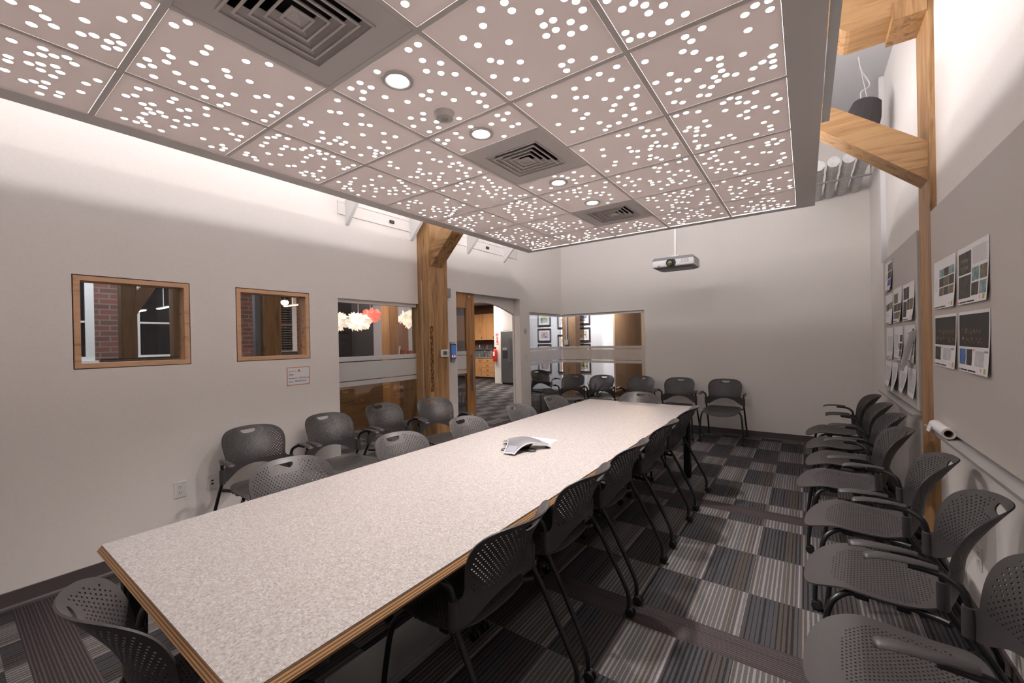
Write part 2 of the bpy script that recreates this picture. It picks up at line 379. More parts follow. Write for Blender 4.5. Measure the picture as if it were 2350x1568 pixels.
# interior windows
def wood_window(name, y0, y1, z0, z1):
    bm = bmesh.new(); g = .006; w_ = .03; x0, x1 = XL+.001, XL-.13
    a = rect(y0+g, y1-g, z0+g, z1-g); b = rect(y0+g+w_, y1-g-w_, z0+g+w_, z1-g-w_)
    sheet(a, [b], lambda p, q: (x0, p, q), lambda p, q: (x1, p, q), bm=bm)
    f = struct(name, bm, MAPLE)
    g_ = obj('glass', B(XL-.092, XL-.086, y0+.03, y1-.03, z0+.03, z1-.03), GLASS, f)
    return f
wood_window('window_1', *W1); wood_window('window_2', *W2)
def glazing(name, plane, c, a0, a1, z1, bands=True, header=True, z0=.012):
    """full height glass pane; plane 'x' or 'y' at coordinate c"""
    def bx(u0, u1, p0, p1, q0, q1): return B(c+u0, c+u1, p0, p1, q0, q1) if plane == 'x' else B(p0, p1, c+u0, c+u1, q0, q1)
    f = struct(name, bx(-.005, .005, a0, a1, z0, z1), GLASS)
    for q0, q1 in ((1.297, 1.345), (1.10, 1.287), (1.042, 1.09)):
        obj('frosted_band', bx(.0052, .0060, a0+.002, a1-.002, q0, q1), FROST, f)
    obj('top_channel', bx(-.02, .02, a0, a1, z1, z1+.038), TRIMG, f)
    obj('bottom_channel', bx(-.015, .015, a0, a1, 0, .012), TRIMG, f)
    return f
glazing('window_3', 'x', XL-.055, 2.315, 3.375, 1.892)
glazing('window_4', 'x', XL-.055, 5.76, 6.94, 1.902)
g5 = glazing('window_5', 'y', YF+.055, XL-.05, -2.18, 1.902)
struct('trim_2', B(XL-.08, XL-.03, 3.372, 3.392, 0, 1.93), TRIMG)
# clerestory slot with struts
for k, (a, b) in enumerate(((2.33, 3.43), (4.02, 5.41))):
    bm = sheet(rect(a, b, 2.758, 2.892), [rect(a+.012, b-.012, 2.772, 2.878)], lambda p, q: (XL+.012, p, q), lambda p, q: (XL, p, q))
    f = tag(obj('slot_frame', bm, WHITE), 'white slot frame high on left wall, %s the timber post' % ('this side of' if k == 0 else 'beyond'), 'frame', 'slot frames under the roof')
    obj('backing', B(XL+.001, XL+.004, a+.012, b-.012, 2.772, 2.878), WALL, f)
    obj('latch', B(XL+.004, XL+.02, a+.62, a+.68, 2.80, 2.835, bev=.004), DARKP, f, label='black latch')
for k, y in enumerate((2.43, 3.26, 4.25, 5.07)):
    bm = bmesh.new(); prism(bm, [(XL, 2.665), (XL, 2.90), (XL+.30, 3.05), (XL+.34, 3.0), (XL+.012, 2.665)], y-.018, y+.018, 'y')
    tag(obj('strut', bm, WHITE), ['white sloping strut on left wall farthest from the doorway', 'white sloping strut just before the timber post', 'white sloping strut just beyond the timber post', 'white sloping strut nearest the far corner'][k], 'strut', 'white struts on the left wall')
# ================================================================== timber frame
t = thing('timber_post', 'heavy old fir post standing in the left wall beside the doorway', 'post', (-3.70, 3.50, 0))
obj('shaft', B(-.15, .15, -.155, .16, 0, ZC-.01, bev=.008), PINE, t)
bm = bmesh.new()
prism(bm, [(.15, 2.36), (.15, 2.60), (.62, 3.02), (.82, 3.02)], -.115, .07, 'y'); obj('brace', bm, PINEX, t)
obj('scar', B(.1502, .152, -.145, -.095, .90, 1.66, bev=.0006), noisy('burnt_wood', (.05, .02, .01), (.36, .17, .06), (60, 60, 22), .8, lo=.45, hi=.6), t, label='dark burnt streak')
obj('paint_streak', B(.035, .043, -.1562, -.1552, 0, 2.2), mat('streak_white', (.6, .57, .54), .7), t)
t = thing('timber_post', 'slender old fir post set in the right wall between two pin boards', 'post', (XR, 3.82, 0))
obj('shaft', B(-.03, .1, -.16, .16, 0, ZC-.01, bev=.006), PINE, t)
bm = bmesh.new(); prism(bm, [(-.03, 2.45), (-.03, 2.70), (-.56, 3.12), (-.78, 3.12), (-.78, 2.98)][:4], -.12, .08, 'y'); 
obj('brace', bm, PINEX, t)
bm = bmesh.new()
cv = [(-.40-.09*sin(k*pi/2/6)*1.0, 3.55+.16*(1-cos(k*pi/2/6))) for k in range(7)]
prism(bm, [(-.03, 3.55)]+cv+[(-.62, 3.73), (-.62, 3.97), (-.03, 3.97)], -.15, .15, 'y'); obj('header_beam', bm, PINEX, t)
obj('side_board', B(-.19, -.031, -.175, .14, 3.505, 3.62), PINE, t)
# ================================================================== suspended ceiling cloud
ZB = 2.68
CX0, CX1, CY0, CY1 = -3.10, .087, -1.35, 4.80
xs = [-2.977, -2.41, -1.815, -1.207, -.60, -.055]; ys = [-1.2, -.729, -.117, .495, 1.107, 1.719, 2.331, 2.943, 3.555, 4.167, 4.70]
cloud = thing('hanging_ceiling_frame', 'pale grey ceiling grid with wide perimeter trim hung over the table', 'ceiling', (0, 0, 0))
bm = sheet(rect(CX0, CX1, CY0, CY1), [rect(xs[0], xs[-1], ys[0], ys[-1])], lambda a, b: (a, b, ZB), lambda a, b: (a, b, ZB+.012))
obj('perimeter_trim', bm, TRIMG, cloud)
bm = sheet(rect(CX0, CX1, CY0, CY1), [rect(CX0+.004, CX1-.004, CY0+.004, CY1-.004)], lambda a, b: (a, b, ZB+.012), lambda a, b: (a, b, ZB+.07))
obj('edge_fascia', bm, TRIMG, cloud)
bm = bmesh.new(); tw = .012
col2 = [-1.2, -.729, -.117, .495, 1.107, 1.719, 2.02, 2.65, 2.955, 3.56, 4.167, 4.70]
for x in xs[1:-1]: box(bm, x-tw, x+tw, ys[0], ys[-1], ZB+.004, ZB+.04)
for i in range(5):
    yy = col2 if i == 2 else ys
    a, b = xs[i]+(tw if i else 0), xs[i+1]-(tw if i < 4 else 0)
    for y in yy[1:-1]: box(bm, a, b, y-tw, y+tw, ZB+.004, ZB+.04)
obj('tee_grid', bm, TRIMG, cloud)
bm = bmesh.new()
for x in (-2.7, -1.5, -.3):
    for y in (-.6, 1.5, 3.9): cyl(bm, (x+.05, y, ZB+.03), (x+.05, y, ZC), .002, n=6)
obj('hanger_wires', bm, GALV, cloud)
tag(obj('reflector_strip', B(.092, .128, -1.3, 3.0, 2.70, 2.712), WHITE), 'long thin white strip running above the right edge of the hanging ceiling', 'strip')
DOTS = [tuple(int(v)/1000 for v in s.split(',')) for s in """-2221,176 -2202,231 -2233,258 -2269,283 -2320,233 -2040,302 -2140,344 -2027,423 -1971,454 -1877,456 -2243,350 -2216,381 -2157,430 -2215,423 -2190,454 -2269,424 -2240,454 -2375,281 -2360,345 -2502,199 -2650,201 -2693,203 -2790,201 -2472,277 -2558,248 -2530,280 -2500,310 -2472,343 -2505,369 -2646,256 -2615,286 -2670,292 -2588,324 -2628,344 -2691,330 -2837,256 -2809,285 -2779,318 -2837,315 -2920,314 -2838,370 -2884,368 -2755,425 -2650,426 -2578,452 -1912,545 -1854,570 -2098,568 -2131,595 -2185,594 -2228,542 -2297,538 -2263,567 -2348,592 -1945,667 -1996,668 -2104,665 -2239,644 -2302,681 -2305,727 -2203,737 -2234,774 -2351,785 -2278,823 -2217,861 -2051,765 -2088,789 -1918,792 -1861,859 -2053,861 -2332,872 -2374,857 -2152,935 -2109,960 -2029,1036 -1894,1049 -2137,1032 -2298,981 -2219,1057 -2271,1057 -2351,1054 -2443,582 -2513,576 -2481,606 -2631,557 -2595,583 -2813,564 -2900,606 -2897,653 -2828,654 -2860,676 -2900,701 -2907,761 -2656,624 -2623,654 -2688,654 -2760,655 -2722,677 -2681,698 -2713,726 -2527,700 -2481,703 -2445,728 -2579,752 -2544,777 -2714,774 -2803,788 -2632,799 -2724,825 -2686,849 -2456,825 -2529,850 -2834,933 -2910,1000 -2836,1030 -2867,1055 -2907,1055 -2643,934 -2606,970 -2647,1010 -2634,1052 -2695,1059 -2463,1006 -1873,1184 -1993,1219 -1965,1254 -1894,1334 -2041,1339 -1977,1391 -1950,1426 -2072,1465 -2173,1163 -2174,1210 -2218,1210 -2303,1162 -2375,1162 -2227,1308 -2289,1348 -2342,1349 -2318,1407 -2209,1401 -2254,1406 -2269,1456 -2228,1456 -2251,1522 -2376,1428 -2377,1481 -2354,1521 -2176,1587 -2177,1633 -2215,1656 -2176,1680 -2252,1678 -2087,1659 -2045,1595 -1963,1528 -1942,1594 -2305,1613 -2375,1676 -2454,1175 -2532,1151 -2496,1173 -2453,1226 -2636,1141 -2604,1175 -2660,1176 -2558,1268 -2607,1270 -2556,1313 -2524,1347 -2489,1346 -2452,1375 -2460,1420 -2492,1444 -2458,1470 -2556,1424 -2608,1420 -2537,1504 -2464,1519 -2502,1577 -2539,1603 -2687,1443 -2740,1247 -2699,1302 -2831,1163 -2871,1171 -2864,1217 -2898,1246 -2890,1331 -2828,1414 -2796,1439 -2661,1564 -2738,1586 -2538,1673 -2581,1670 -2478,1674 -2827,1536 -2869,1524 -2897,1560 -2821,1582 -2861,1609 -2832,1667 -2898,1659 -1263,1161 -1317,1158 -1320,1237 -1536,1167 -1359,1296 -1735,1168 -1664,1168 -1653,1220 -1711,1220 -1764,1251 -1665,1309 -1610,1402 -1736,1401 -1510,1408 -1510,1451 -1454,1409 -1714,1513 -1629,1523 -1671,1563 -1767,1578 -1146,996 -946,1177 -859,1203 -859,1249 -989,1242 -780,1313 -678,1316 -651,1352 -649,1402 -760,1379 -802,1380 -776,1428 -711,1427 -684,1483 -738,1482 -822,1433 -1093,1244 -1072,1310 -961,1372 -803,1527 -648,1668 -724,1670 -1087,1412 -1060,1447 -991,1498 -811,1625 -857,1626 -858,1672 -1144,1505 -1071,1584 -1041,1618 -1163,1653 -560,1415 -565,1459 -531,1486 -487,1484 -458,1518 -458,1563 -404,1559 -349,1651 -407,1654 -376,1685 -563,1608 -563,1656 -519,1658 -480,1679 -133,1763 -90,1766 -90,1818 -169,1791 -168,1887 -91,2057 -313,1766 -378,1775 -363,1816 -406,1859 -367,1893 -555,1826 -324,1979 -286,2001 -294,2053 -294,2101 -283,2147 -246,2169 -329,2130 -321,2172 -380,2031 -202,2034 -102,2120 -138,2145 -100,2167 -101,2213 -174,2169 -191,2257 -489,1981 -471,2054 -436,2079 -561,2007 -488,2130 -534,2131 -573,2107 -388,2175 -354,2204 -416,2247 -379,2270 -533,2229 -499,2259 -572,2252 -1271,1296 -1318,1345 -1272,1388 -1415,1463 -1415,1531 -1297,1506 -1297,1549 -1269,1584 -1325,1619 -1323,1672 -1633,1624 -1668,1674 -1512,1674 -1742,1675 -667,1783 -750,1783 -805,1784 -722,1858 -890,1813 -918,1886 -876,1910 -1000,1811 -1137,1796 -808,1984 -743,2017 -688,1969 -643,1981 -670,2055 -789,2067 -819,2107 -714,2115 -719,2162 -974,1985 -938,2057 -976,2083 -1172,1991 -1114,2058 -782,2197 -922,2183 -836,2250 -893,2251 -927,2278 -792,2301 -754,2274 -719,2303 -668,2247 -1085,2182 -1031,2179 -1175,2282 -1117,2306 -558,2374 -570,2437 -508,2375 -452,2402 -296,2369 -331,2394 -260,2390 -267,2439 -230,2463 -223,2365 -185,2388 -110,2469 -93,2532 -204,2536 -149,2583 -113,2665 -240,2560 -334,2479 -277,2585 -247,2639 -176,2753 -149,2822 -149,2876 -225,2884 -441,2529 -436,2601 -529,2548 -495,2582 -504,2621 -556,2581 -570,2645 -520,2678 -482,2702 -539,2751 -568,2803 -533,2830 -494,2857 -546,2865 -430,2861 -396,2806 -354,2800 -341,2855 -1518,1777 -1409,1826 -1328,1775 -1272,1791 -1329,1831 -1332,1916 -1289,1916 -1380,1990 -1436,1980 -1636,1781 -1646,1837 -1775,1772 -1732,1811 -1775,1831 -1650,1993 -1745,1964 -752,2383 -734,2440 -679,2467 -665,2541 -725,2520 -769,2497 -846,2414 -893,2392 -1148,2432 -1040,2503 -1069,2592 -896,2583 -901,2644 -868,2664 -897,2751 -947,2841 -1042,2729 -1070,2780 -1150,2846 -736,2616 -773,2647 -739,2677 -703,2704 -795,2687 -665,2759 -643,2716 -673,2897 -647,2986 -822,2782 -843,2836 -798,2839 -780,2890 -862,2919 -859,2996 -831,3027 -776,2991 -859,3087 -433,2979 -479,2980 -544,2985 -477,3055 -513,3080 -350,3084 -324,3207 -267,3056 -171,2969 -143,3023 -97,2963 -178,3050 -103,3075 -131,3108 -177,3095 -212,3199 -174,3221 -106,3298 -100,3385 -133,3414 -127,3461 -175,3474 -266,3395 -311,3348 -406,3235 -479,3147 -461,3234 -557,3147 -568,3213 -568,3291 -535,3255 -490,3312 -459,3356 -516,3371 -403,3384 -406,3474 -377,3511 -351,3471 -310,3590""".split()]
ordw = ['first', 'second', 'third', 'fourth', 'fifth', 'sixth', 'seventh', 'eighth', 'ninth', 'tenth', 'eleventh', 'twelfth']
lights = {5: 0, 6: 1}
def tile(i, y0, y1, row, nrow):
    x0, x1 = xs[i], xs[i+1]; g = .0135
    a0, a1, b0, b1 = x0+(g if i else .001), x1-(g if i < 4 else .001), y0+g, y1-g
    cx, cy = (a0+a1)/2, (b0+b1)/2
    clear = [(x, y, .085) for x, y in DOWN]+[(-1.536, 1.588, .065)]
    ok = lambda x, y: a0+.022 < x < a1-.022 and b0+.022 < y < b1-.022 and all(hypot(x-p, y-q) > r for p, q, r in clear)
    d = [p for p in DOTS if ok(*p)]
    need = int(98*(a1-a0)*(b1-b0)*(.75 if i == 2 else 1))
    rr = random.Random(i*31+row)
    if len(d) < (12 if 0 < row < 7 else 999) or row*0:
        cl = [(rr.uniform(a0, a1), rr.uniform(b0, b1)) for _ in range(4)]; tries = 0
        while len(d) < need and tries < 4000:
            tries += 1
            if rr.random() < .7:
                c = rr.choice(cl); x, y = rr.gauss(c[0], .085), rr.gauss(c[1], .085)
            else: x, y = rr.uniform(a0, a1), rr.uniform(b0, b1)
            if ok(x, y) and all(hypot(x-p, y-q) > .046 for p, q in d): d.append((x, y))
    holes = [ngon(x, y, .0150, 20) for x, y in d]
    lts = [(x, y) for x, y in DOWN if a0 < x < a1 and b0 < y < b1]
    holes += [ngon(x, y, .058, 28) for x, y in lts]
    bm = sheet(rect(a0, a1, b0, b1), holes, lambda a, b: (a-cx, b-cy, 0), lambda a, b: (a-cx, b-cy, .004))
    t = obj('ceiling_panel', bm, PANEL); t.location = (cx, cy, ZB+.005)
    side = ['leftmost column', 'second column from the left', 'middle column', 'second column from the right', 'rightmost column'][i]
    tag(t, 'glowing perforated ceiling panel, %s, %s row counted from the far edge' % (side, ordw[nrow-1-row]), 'ceiling panel', 'perforated panels of the hanging ceiling')
    dh = [ngon(x-cx, y-cy, .075, 20) for x, y in lts]
    bm = sheet(rect(a0-cx, a1-cx, b0-cy, b1-cy), dh, lambda a, b: (a, b, .010), lambda a, b: (a, b, .016), mi=0)
    for f in bm.faces:
        if f.calc_center_median().z > .0155: f.material_index = 1
    obj('light_diffuser', bm, [DIFF, WHITE], t)
def diffuser(y0, y1, lab):
    x0, x1 = xs[2]+.0135, xs[3]-.0135; y0 += .0135; y1 -= .0135; cx, cy = (x0+x1)/2, (y0+y1)/2
    t = thing('air_diffuser', lab, 'air vent', (cx, cy, ZB+.005), 0, 'square ceiling air diffusers')
    hx, hy = (x1-x0)/2, (y1-y0)/2; o = .195
    bm = sheet(rect(-hx, hx, -hy, hy), [rect(-o, o, -o, o)], lambda a, b: (a, b, 0), lambda a, b: (a, b, .006)); obj('face_plate', bm, VENTM, t)
    bm = bmesh.new()
    for k in range(5):
        s1 = .195-.038*k; s0 = s1-.026; zt, zb = .024, -.003
        if k == 4: s0 = .0
        for a in range(4):
            ca, sa = cos(a*pi/2), sin(a*pi/2); rt = lambda x, y, z: (x*ca-y*sa, x*sa+y*ca, z)
            if k < 4: P = [rt(-s0, -s0, zt), rt(s0, -s0, zt), rt(s1, -s1, zb), rt(-s1, -s1, zb)]
            else: P = [rt(-.001, -.001, zt-.004), rt(.001, -.001, zt-.004), rt(s1, -s1, zb), rt(-s1, -s1, zb)]
            Q = [(p[0], p[1], p[2]+.0025) for p in P]
            hexa(bm, P+Q)
            l1 = s1+.001; l0 = s1-.007
            hexa(bm, [rt(-l0, -l0, -.007), rt(l0, -l0, -.007), rt(l1, -l1, -.007), rt(-l1, -l1, -.007), rt(-l0, -l0, -.0025), rt(l0, -l0, -.0025), rt(l1, -l1, -.0025), rt(-l1, -l1, -.0025)])
    obj('louvre', bm, VENTM, t)
    obj('duct_box', sheet(rect(-o-.01, o+.01, -o-.01, o+.01), [], lambda a, b: (a, b, .13), lambda a, b: (a, b, .14)), mat('duct_dark', (.02, .02, .02), .8), t)
    bm = bmesh.new()
    for a in range(4):
        ca, sa = cos(a*pi/2), sin(a*pi/2); q = o+.01
        P = [(-q, -q, .007), (q, -q, .007), (q, -q, .13), (-q, -q, .13)]; P = [(p[0]*ca-p[1]*sa, p[0]*sa+p[1]*ca, p[2]) for p in P]
        bm.faces.new([bm.verts.new(p) for p in P])
    obj('duct_neck', bm, mat('duct_dark', (.02, .02, .02), .8), t)
for i in range(5):
    yy = col2 if i == 2 else ys; n = len(yy)-1
    for j in range(n):
        if i == 2 and yy[j] in (.495, 2.02, 3.56):
            diffuser(yy[j], yy[j+1], {.495: 'large square louvred air vent nearest the camera in the hanging ceiling', 2.02: 'square louvred air vent midway along the hanging ceiling between lamps', 3.56: 'farthest square louvred air vent in the hanging ceiling'}[yy[j]]); continue
        tile(i, yy[j], yy[j+1], j, n)
LENS = mat('downlight_lens', (1, 1, 1), .5, emit=(1, .93, .88), estr=22)
for k, (x, y) in enumerate(DOWN):
    t = thing('downlight', ['round recessed ceiling downlight nearest the camera', 'second round recessed downlight, just before the middle air vent', 'third round recessed downlight, just beyond the middle air vent', 'farthest round recessed downlight, before the last air vent'][k], 'ceiling lamp', (x, y, ZB), 0, 'recessed downlights')
    bm = bmesh.new()
    pr = [(.070, .004), (.070, -.001), (.062, -.004), (.052, -.001), (.046, .006), (.040, .012), (.042, .014), (.057, .004)]
    n = 32; rings = [[bm.verts.new((r_*cos(2*pi*a/n), r_*sin(2*pi*a/n), h)) for a in range(n)] for r_, h in pr]
    for s, q in zip(rings, rings[1:]+rings[:1]):
        for a in range(n): bm.faces.new((s[a], s[(a+1) % n], q[(a+1) % n], q[a]))
    obj('trim_ring', bm, WHITE, t, smooth=40)
    obj('lens', rev(bmesh.new(), [(.0, .009), (.041, .011), (.041, .018), (.0, .02)], n=24), LENS, t)
t = thing('ceiling_sensor', 'round white occupancy sensor on the hanging ceiling beside the first lamp', 'sensor', (-1.536, 1.588, ZB+.005))
obj('housing', rev(bmesh.new(), [(0, -.034), (.032, -.034), (.045, -.030), (.052, -.018), (.054, 0), (0, 0)], n=28), PWHITE, t, smooth=40)
obj('lens', rev(bmesh.new(), [(0, -.043), (.010, -.042), (.019, -.037), (.021, -.033), (0, -.033)], n=20), mat('milky_lens', (.5, .47, .46), .3), t, smooth=50)
# ================================================================== table
TX0, TX1, TY0, TY1, TZ = -2.195, -.972, .352, 4.705, .737
t = thing('conference_table', 'long conference table with speckled beige top and plywood edge', 'table', ((TX0+TX1)/2, (TY0+TY1)/2, 0))
hx, hy = (TX1-TX0)/2, (TY1-TY0)/2
bm = B(-hx+.012, hx-.012, -hy+.012, hy-.012, TZ-.003, TZ); obj('laminate_top', bm, LAMI, t)
def ply():
    m = mat('plywood_edge', (.5, .3, .15), .5); N, L = nt(m); b = N['Principled BSDF']
    tc = N.new('ShaderNodeTexCoord'); sp = N.new('ShaderNodeSeparateXYZ'); L.new(tc.outputs['Object'], sp.inputs[0])
    s = math_n(N, L, 'SINE', math_n(N, L, 'MULTIPLY', sp.outputs['Z'], 900)); r = ramp(N, [(.2, (.22, .11, .045)), (.7, (.56, .33, .16))])
    L.new(math_n(N, L, 'MULTIPLY_ADD', s, .5, .5), r.inputs[0]); L.new(r.outputs[0], b.inputs['Base Color']); return m
bm = bmesh.new()
def fr(e, z): return [(-hx+e, -hy+e, z), (hx-e, -hy+e, z), (hx-e, hy-e, z), (-hx+e, hy-e, z)]
hexa(bm, fr(.012, TZ-.0031)+fr(0, TZ-.024)); hexa(bm, fr(0, TZ-.024)+fr(.004, TZ-.034)); obj('plywood_slab', bm, ply(), t)
for sx in (-1, 1):
    for sy in (-1, 1):
        bm = bmesh.new(); x, y = sx*(hx-.065), sy*(hy-.09)
        hexa(bm, [(x-.034, y-.034, 0), (x+.034, y-.034, 0), (x+.034, y+.034, 0), (x-.034, y+.034, 0), (x-.034, y-.034, .70), (x+.034, y-.034, .70), (x+.034, y+.034, .70), (x-.034, y+.034, .70)])
        bmesh.ops.bevel(bm, geom=[e for e in bm.edges if abs(e.verts[0].co.z-e.verts[1].co.z) > .5], offset=.012, segments=3, affect='EDGES')
        obj('leg', bm, BLK, t)
for sy in (-.75, .75): obj('leg', rev(bmesh.new(), [(.03, 0), (.03, .70)], (0, sy, 0), 20), BLK, t, smooth=40)
bm = bmesh.new()
for sx in (-1, 1): box(bm, sx*(hx-.08)-.015, sx*(hx-.08)+.015, -hy+.13, hy-.13, .66, .70)
for sy in (-1, 1): box(bm, -hx+.10, hx-.10, sy*(hy-.10)-.015, sy*(hy-.10)+.015, .66, .70)
obj('apron_frame', bm, BLK, t)
tag(obj('floor_raceway', B(-1.70, -1.46, .95, 3.9, 0, .045, bev=.01), mat('grey_enamel', (.25, .26, .27), .4)), 'low flat grey cable raceway on the carpet under the table', 'raceway')
# ================================================================== chair
def hexpts(u0, u1, v0, v1, du, dv, ok):
    out = []; r_ = 0; v = v0
    while v <= v1:
        u = -math.floor(-u0/du)*0; n = int((u1-u0)/du)+2
        for k in range(-n, n+1):
            uu = k*du+(du/2 if r_ % 2 else 0)
            if u0 <= uu <= u1 and ok(uu, v): out.append((uu, v))
        v += dv; r_ += 1
    return out
def inside(poly, x, y, m=0.):
    c = False; dmin = 9; n = len(poly)
    for i in range(n):
        (x1, y1), (x2, y2) = poly[i], poly[(i+1) % n]
        if (y1 > y) != (y2 > y) and x < (x2-x1)*(y-y1)/(y2-y1)+x1: c = not c
        if m:
            L2 = (x2-x1)**2+(y2-y1)**2; s = 0 if L2 == 0 else max(0, min(1, ((x-x1)*(x2-x1)+(y-y1)*(y2-y1))/L2))
            dmin = min(dmin, hypot(x-x1-s*(x2-x1), y-y1-s*(y2-y1)))
    return c and dmin > m
def interp(tab, v):
    if v <= tab[0][0]: return tab[0][1]
    for i in range(len(tab)-1):
        (a, p), (b, q) = tab[i], tab[i+1]
        if v <= b:
            p0 = tab[i-1] if i else tab[i]; q1 = tab[i+2] if i+2 < len(tab) else tab[i+1]
            s = (v-a)/(b-a); m0 = (q-p0[1])/(b-p0[0])*(b-a); m1 = (q1[1]-p)/(q1[0]-a)*(b-a)
            return (2*s**3-3*s*s+1)*p+(s**3-2*s*s+s)*m0+(-2*s**3+3*s*s)*q+(s**3-s*s)*m1
    return tab[-1][1]
half = [(0, .847), (.06, .846), (.11, .843), (.155, .835), (.19, .817), (.211, .79), (.219, .755), (.218, .72), (.213, .68), (.208, .645), (.207, .615), (.214, .597), (.228, .588), (.245, .585), (.253, .575), (.254, .54), (.253, .505), (.246, .490), (.226, .489), (.20, .497), (.165, .518), (.12, .546), (.06, .567), (0, .574)]
outl = [p[:2] for p in smooth_path([(a, b, 0) for a, b in half], 3)]; outl = [(p[0], p[1]) for p in outl]
outl = outl+[(-x, y) for x, y in outl[1:-1]][::-1]
PROF = [(.45, -.182), (.53, -.185), (.59, -.187), (.64, -.197), (.70, -.222), (.76, -.257), (.81, -.290), (.86, -.325)]
KSAG = [(.45, 1.2), (.57, 1.25), (.62, 1.48), (.68, 1.65), (.76, 1.85), (.86, 2.1)]
def bmap(u, v, off=0.):
    y = interp(PROF, v)+interp(KSAG, v)*u*u
    return Vector((u, y, v))
def bnorm(u, v):
    e = .002; a = bmap(u+e, v)-bmap(u-e, v); b = bmap(u, v+e)-bmap(u, v-e); return a.cross(b).normalized()
def bfront(u, v): return bmap(u, v)
def bback(u, v): return bmap(u, v)+bnorm(u, v)*.0055
handle = [(-.048, .822), (.048, .822), (.054, .817), (.050, .806), (.038, .797), (.02, .793), (-.02, .793), (-.038, .797), (-.050, .806), (-.054, .817)]
hp = hexpts(-.21, .21, .595, .83, .0185, .0108, lambda u, v: inside(outl, u, v, .020) and not (abs(u) < .075 and v > .775) and v > .600+.7*max(0, .055-abs(u))*0 and not (v > .80 and abs(u) > .16))
grid = [(u*.016, .5+v*.016) for u in range(-16, 17) for v in range(23) if inside(outl, u*.016, .5+v*.016, .006) and not any(hypot(u*.016-a, .5+v*.016-b) < .012 for a, b in hp) and not inside([(-.07, .785), (.07, .785), (.07, .83), (-.07, .83)], u*.016, .5+v*.016)]
grid += [(u*.012, .834) for u in range(-10, 11)]
def chair(loc, rz, label, group):
    t = thing('stacking_armchair', label, 'chair', loc, rz, group)
    bm = sheet(outl, [handle]+[ngon(a, b, .0033, 6) for a, b in hp], bfront, bback, grid)
    bk_ = obj('backrest', bm, PLAS, t, smooth=38)
    for s in (-1, 1): obj('tube_sleeve', rev(bmesh.new(), [(.0125, .487), (.018, .489), (.019, .50), (.019, .575), (.018, .587), (.0125, .589)], (s*.243, -.1115, 0), 16), PLAS, bk_, smooth=38)
    sh = [(0, .318), (.08, .314), (.15, .298), (.20, .262), (.226, .20), (.232, .12), (.228, .03), (.215, -.05), (.195, -.10), (.15, -.128), (.08, -.138), (0, -.140)]
    so = [(p.x, p.y) for p in smooth_path([(a, b, 0) for a, b in sh], 3)]; so = so+[(-x, y) for x, y in so[1:-1]][::-1]
    def smap(u, v):
        fr_ = max(0, v-.16); bk = max(0, -.02-v)
        return Vector((u, v, .449+.26*u*u*max(0, 1-fr_*3)-1.5*fr_**2*1.0-.15*fr_+.5*bk**1.5-.010*math.exp(-((v-.02)/.14)**2)))
    def sn(u, v):
        e = .002; return (smap(u+e, v)-smap(u-e, v)).cross(smap(u, v+e)-smap(u, v-e)).normalized()
    sp_ = hexpts(-.19, .19, -.10, .215, .0185, .0108, lambda u, v: inside(so, u, v, .028) and (u/.195)**2+((v-.06)/.165)**4 < 1)
    gr = [(a*.02, -.13+b*.016) for a in range(-12, 13) for b in range(29) if inside(so, a*.02, -.13+b*.016, .006) and not any(hypot(a*.02-p, -.13+b*.016-q) < .012 for p, q in sp_)]
    obj('seat', sheet(so, [ngon(a, b, .0033, 6) for a, b in sp_], smap, lambda u, v: smap(u, v)-sn(u, v)*.006, gr), PLAS, t, smooth=38)
    r_ = .0115
    for s in (-1, 1):
        # rear leg carries on through the back sleeve into the arm
        p = smooth_path([(s*.253, -.322, .062), (s*.253, -.319, .115), (s*.250, -.287, .19), (s*.245, -.175, .40), (s*.243, -.118, .50), (s*.243, -.110, .59), (s*.250, -.098, .632), (s*.266, -.062, .656), (s*.273, -.03, .661), (s*.276, .03, .664)], 4)
        l = obj('leg', tube(bmesh.new(), p, r_, 10), BLK, t, smooth=60)
        def caster(x, y, par, spread):
            bm = bmesh.new(); cyl(bm, (x, y, .045), (x, y, .068), .010, n=10)
            box(bm, x-.012, x+.012, y-.020, y+.014, .030, .050, bev=.005)
            for w_ in (-1, 1):
                a = x+w_*.012; rev(bm, [(0, -.008), (.017, -.008), (.0235, -.006), (.025, -.002), (.025, .003), (.022, .006), (0, .007)], (a, y-.008, .025), 18, axis='x')
            return obj('caster', bm, RUB, par, smooth=40)
        caster(s*.253, -.322, l, 0)
        p = smooth_path([(s*.268, .255, .062), (s*.268, .252, .12), (s*.262, .235, .25), (s*.250, .215, .37), (s*.232, .185, .418), (s*.202, .13, .437), (s*.192, .0, .437), (s*.202, -.08, .433), (s*.240, -.130, .44)], 4)
        l = obj('leg', tube(bmesh.new(), p, r_, 10), BLK, t, smooth=60)
        caster(s*.268, .255, l, 0)
        # arm pad
        pts = smooth_path([(s*.272, -.045, .674), (s*.276, .0, .678), (s*.278, .05, .678), (s*.277, .10, .675), (s*.274, .135, .668), (s*.272, .150, .660)], 4)
        n = len(pts); ws = [.014+.010*min(1, i/(n*.55)) for i in range(n)]; ws[-1] = .010; ws[-2] = .018; ws[-3] = .022
        bm = bmesh.new(); rings = []
        for p_, w_ in zip(pts, ws):
            rings.append([bm.verts.new((p_.x+w_*cos(a)*1.0, p_.y, p_.z+.0075*sin(a)+(.002 if sin(a) > .5 else 0)-.35*abs(cos(a))**3*.008)) for a in [2*pi*k/14 for k in range(14)]])
        for s1, s2 in zip(rings, rings[1:]):
            for k in range(14): bm.faces.new((s1[k], s1[(k+1) % 14], s2[(k+1) % 14], s2[k]))
        bm.faces.new(rings[0][::-1]); bm.faces.new(rings[-1]); obj('armrest', bm, PLAS, t, smooth=60)
    bm = bmesh.new()
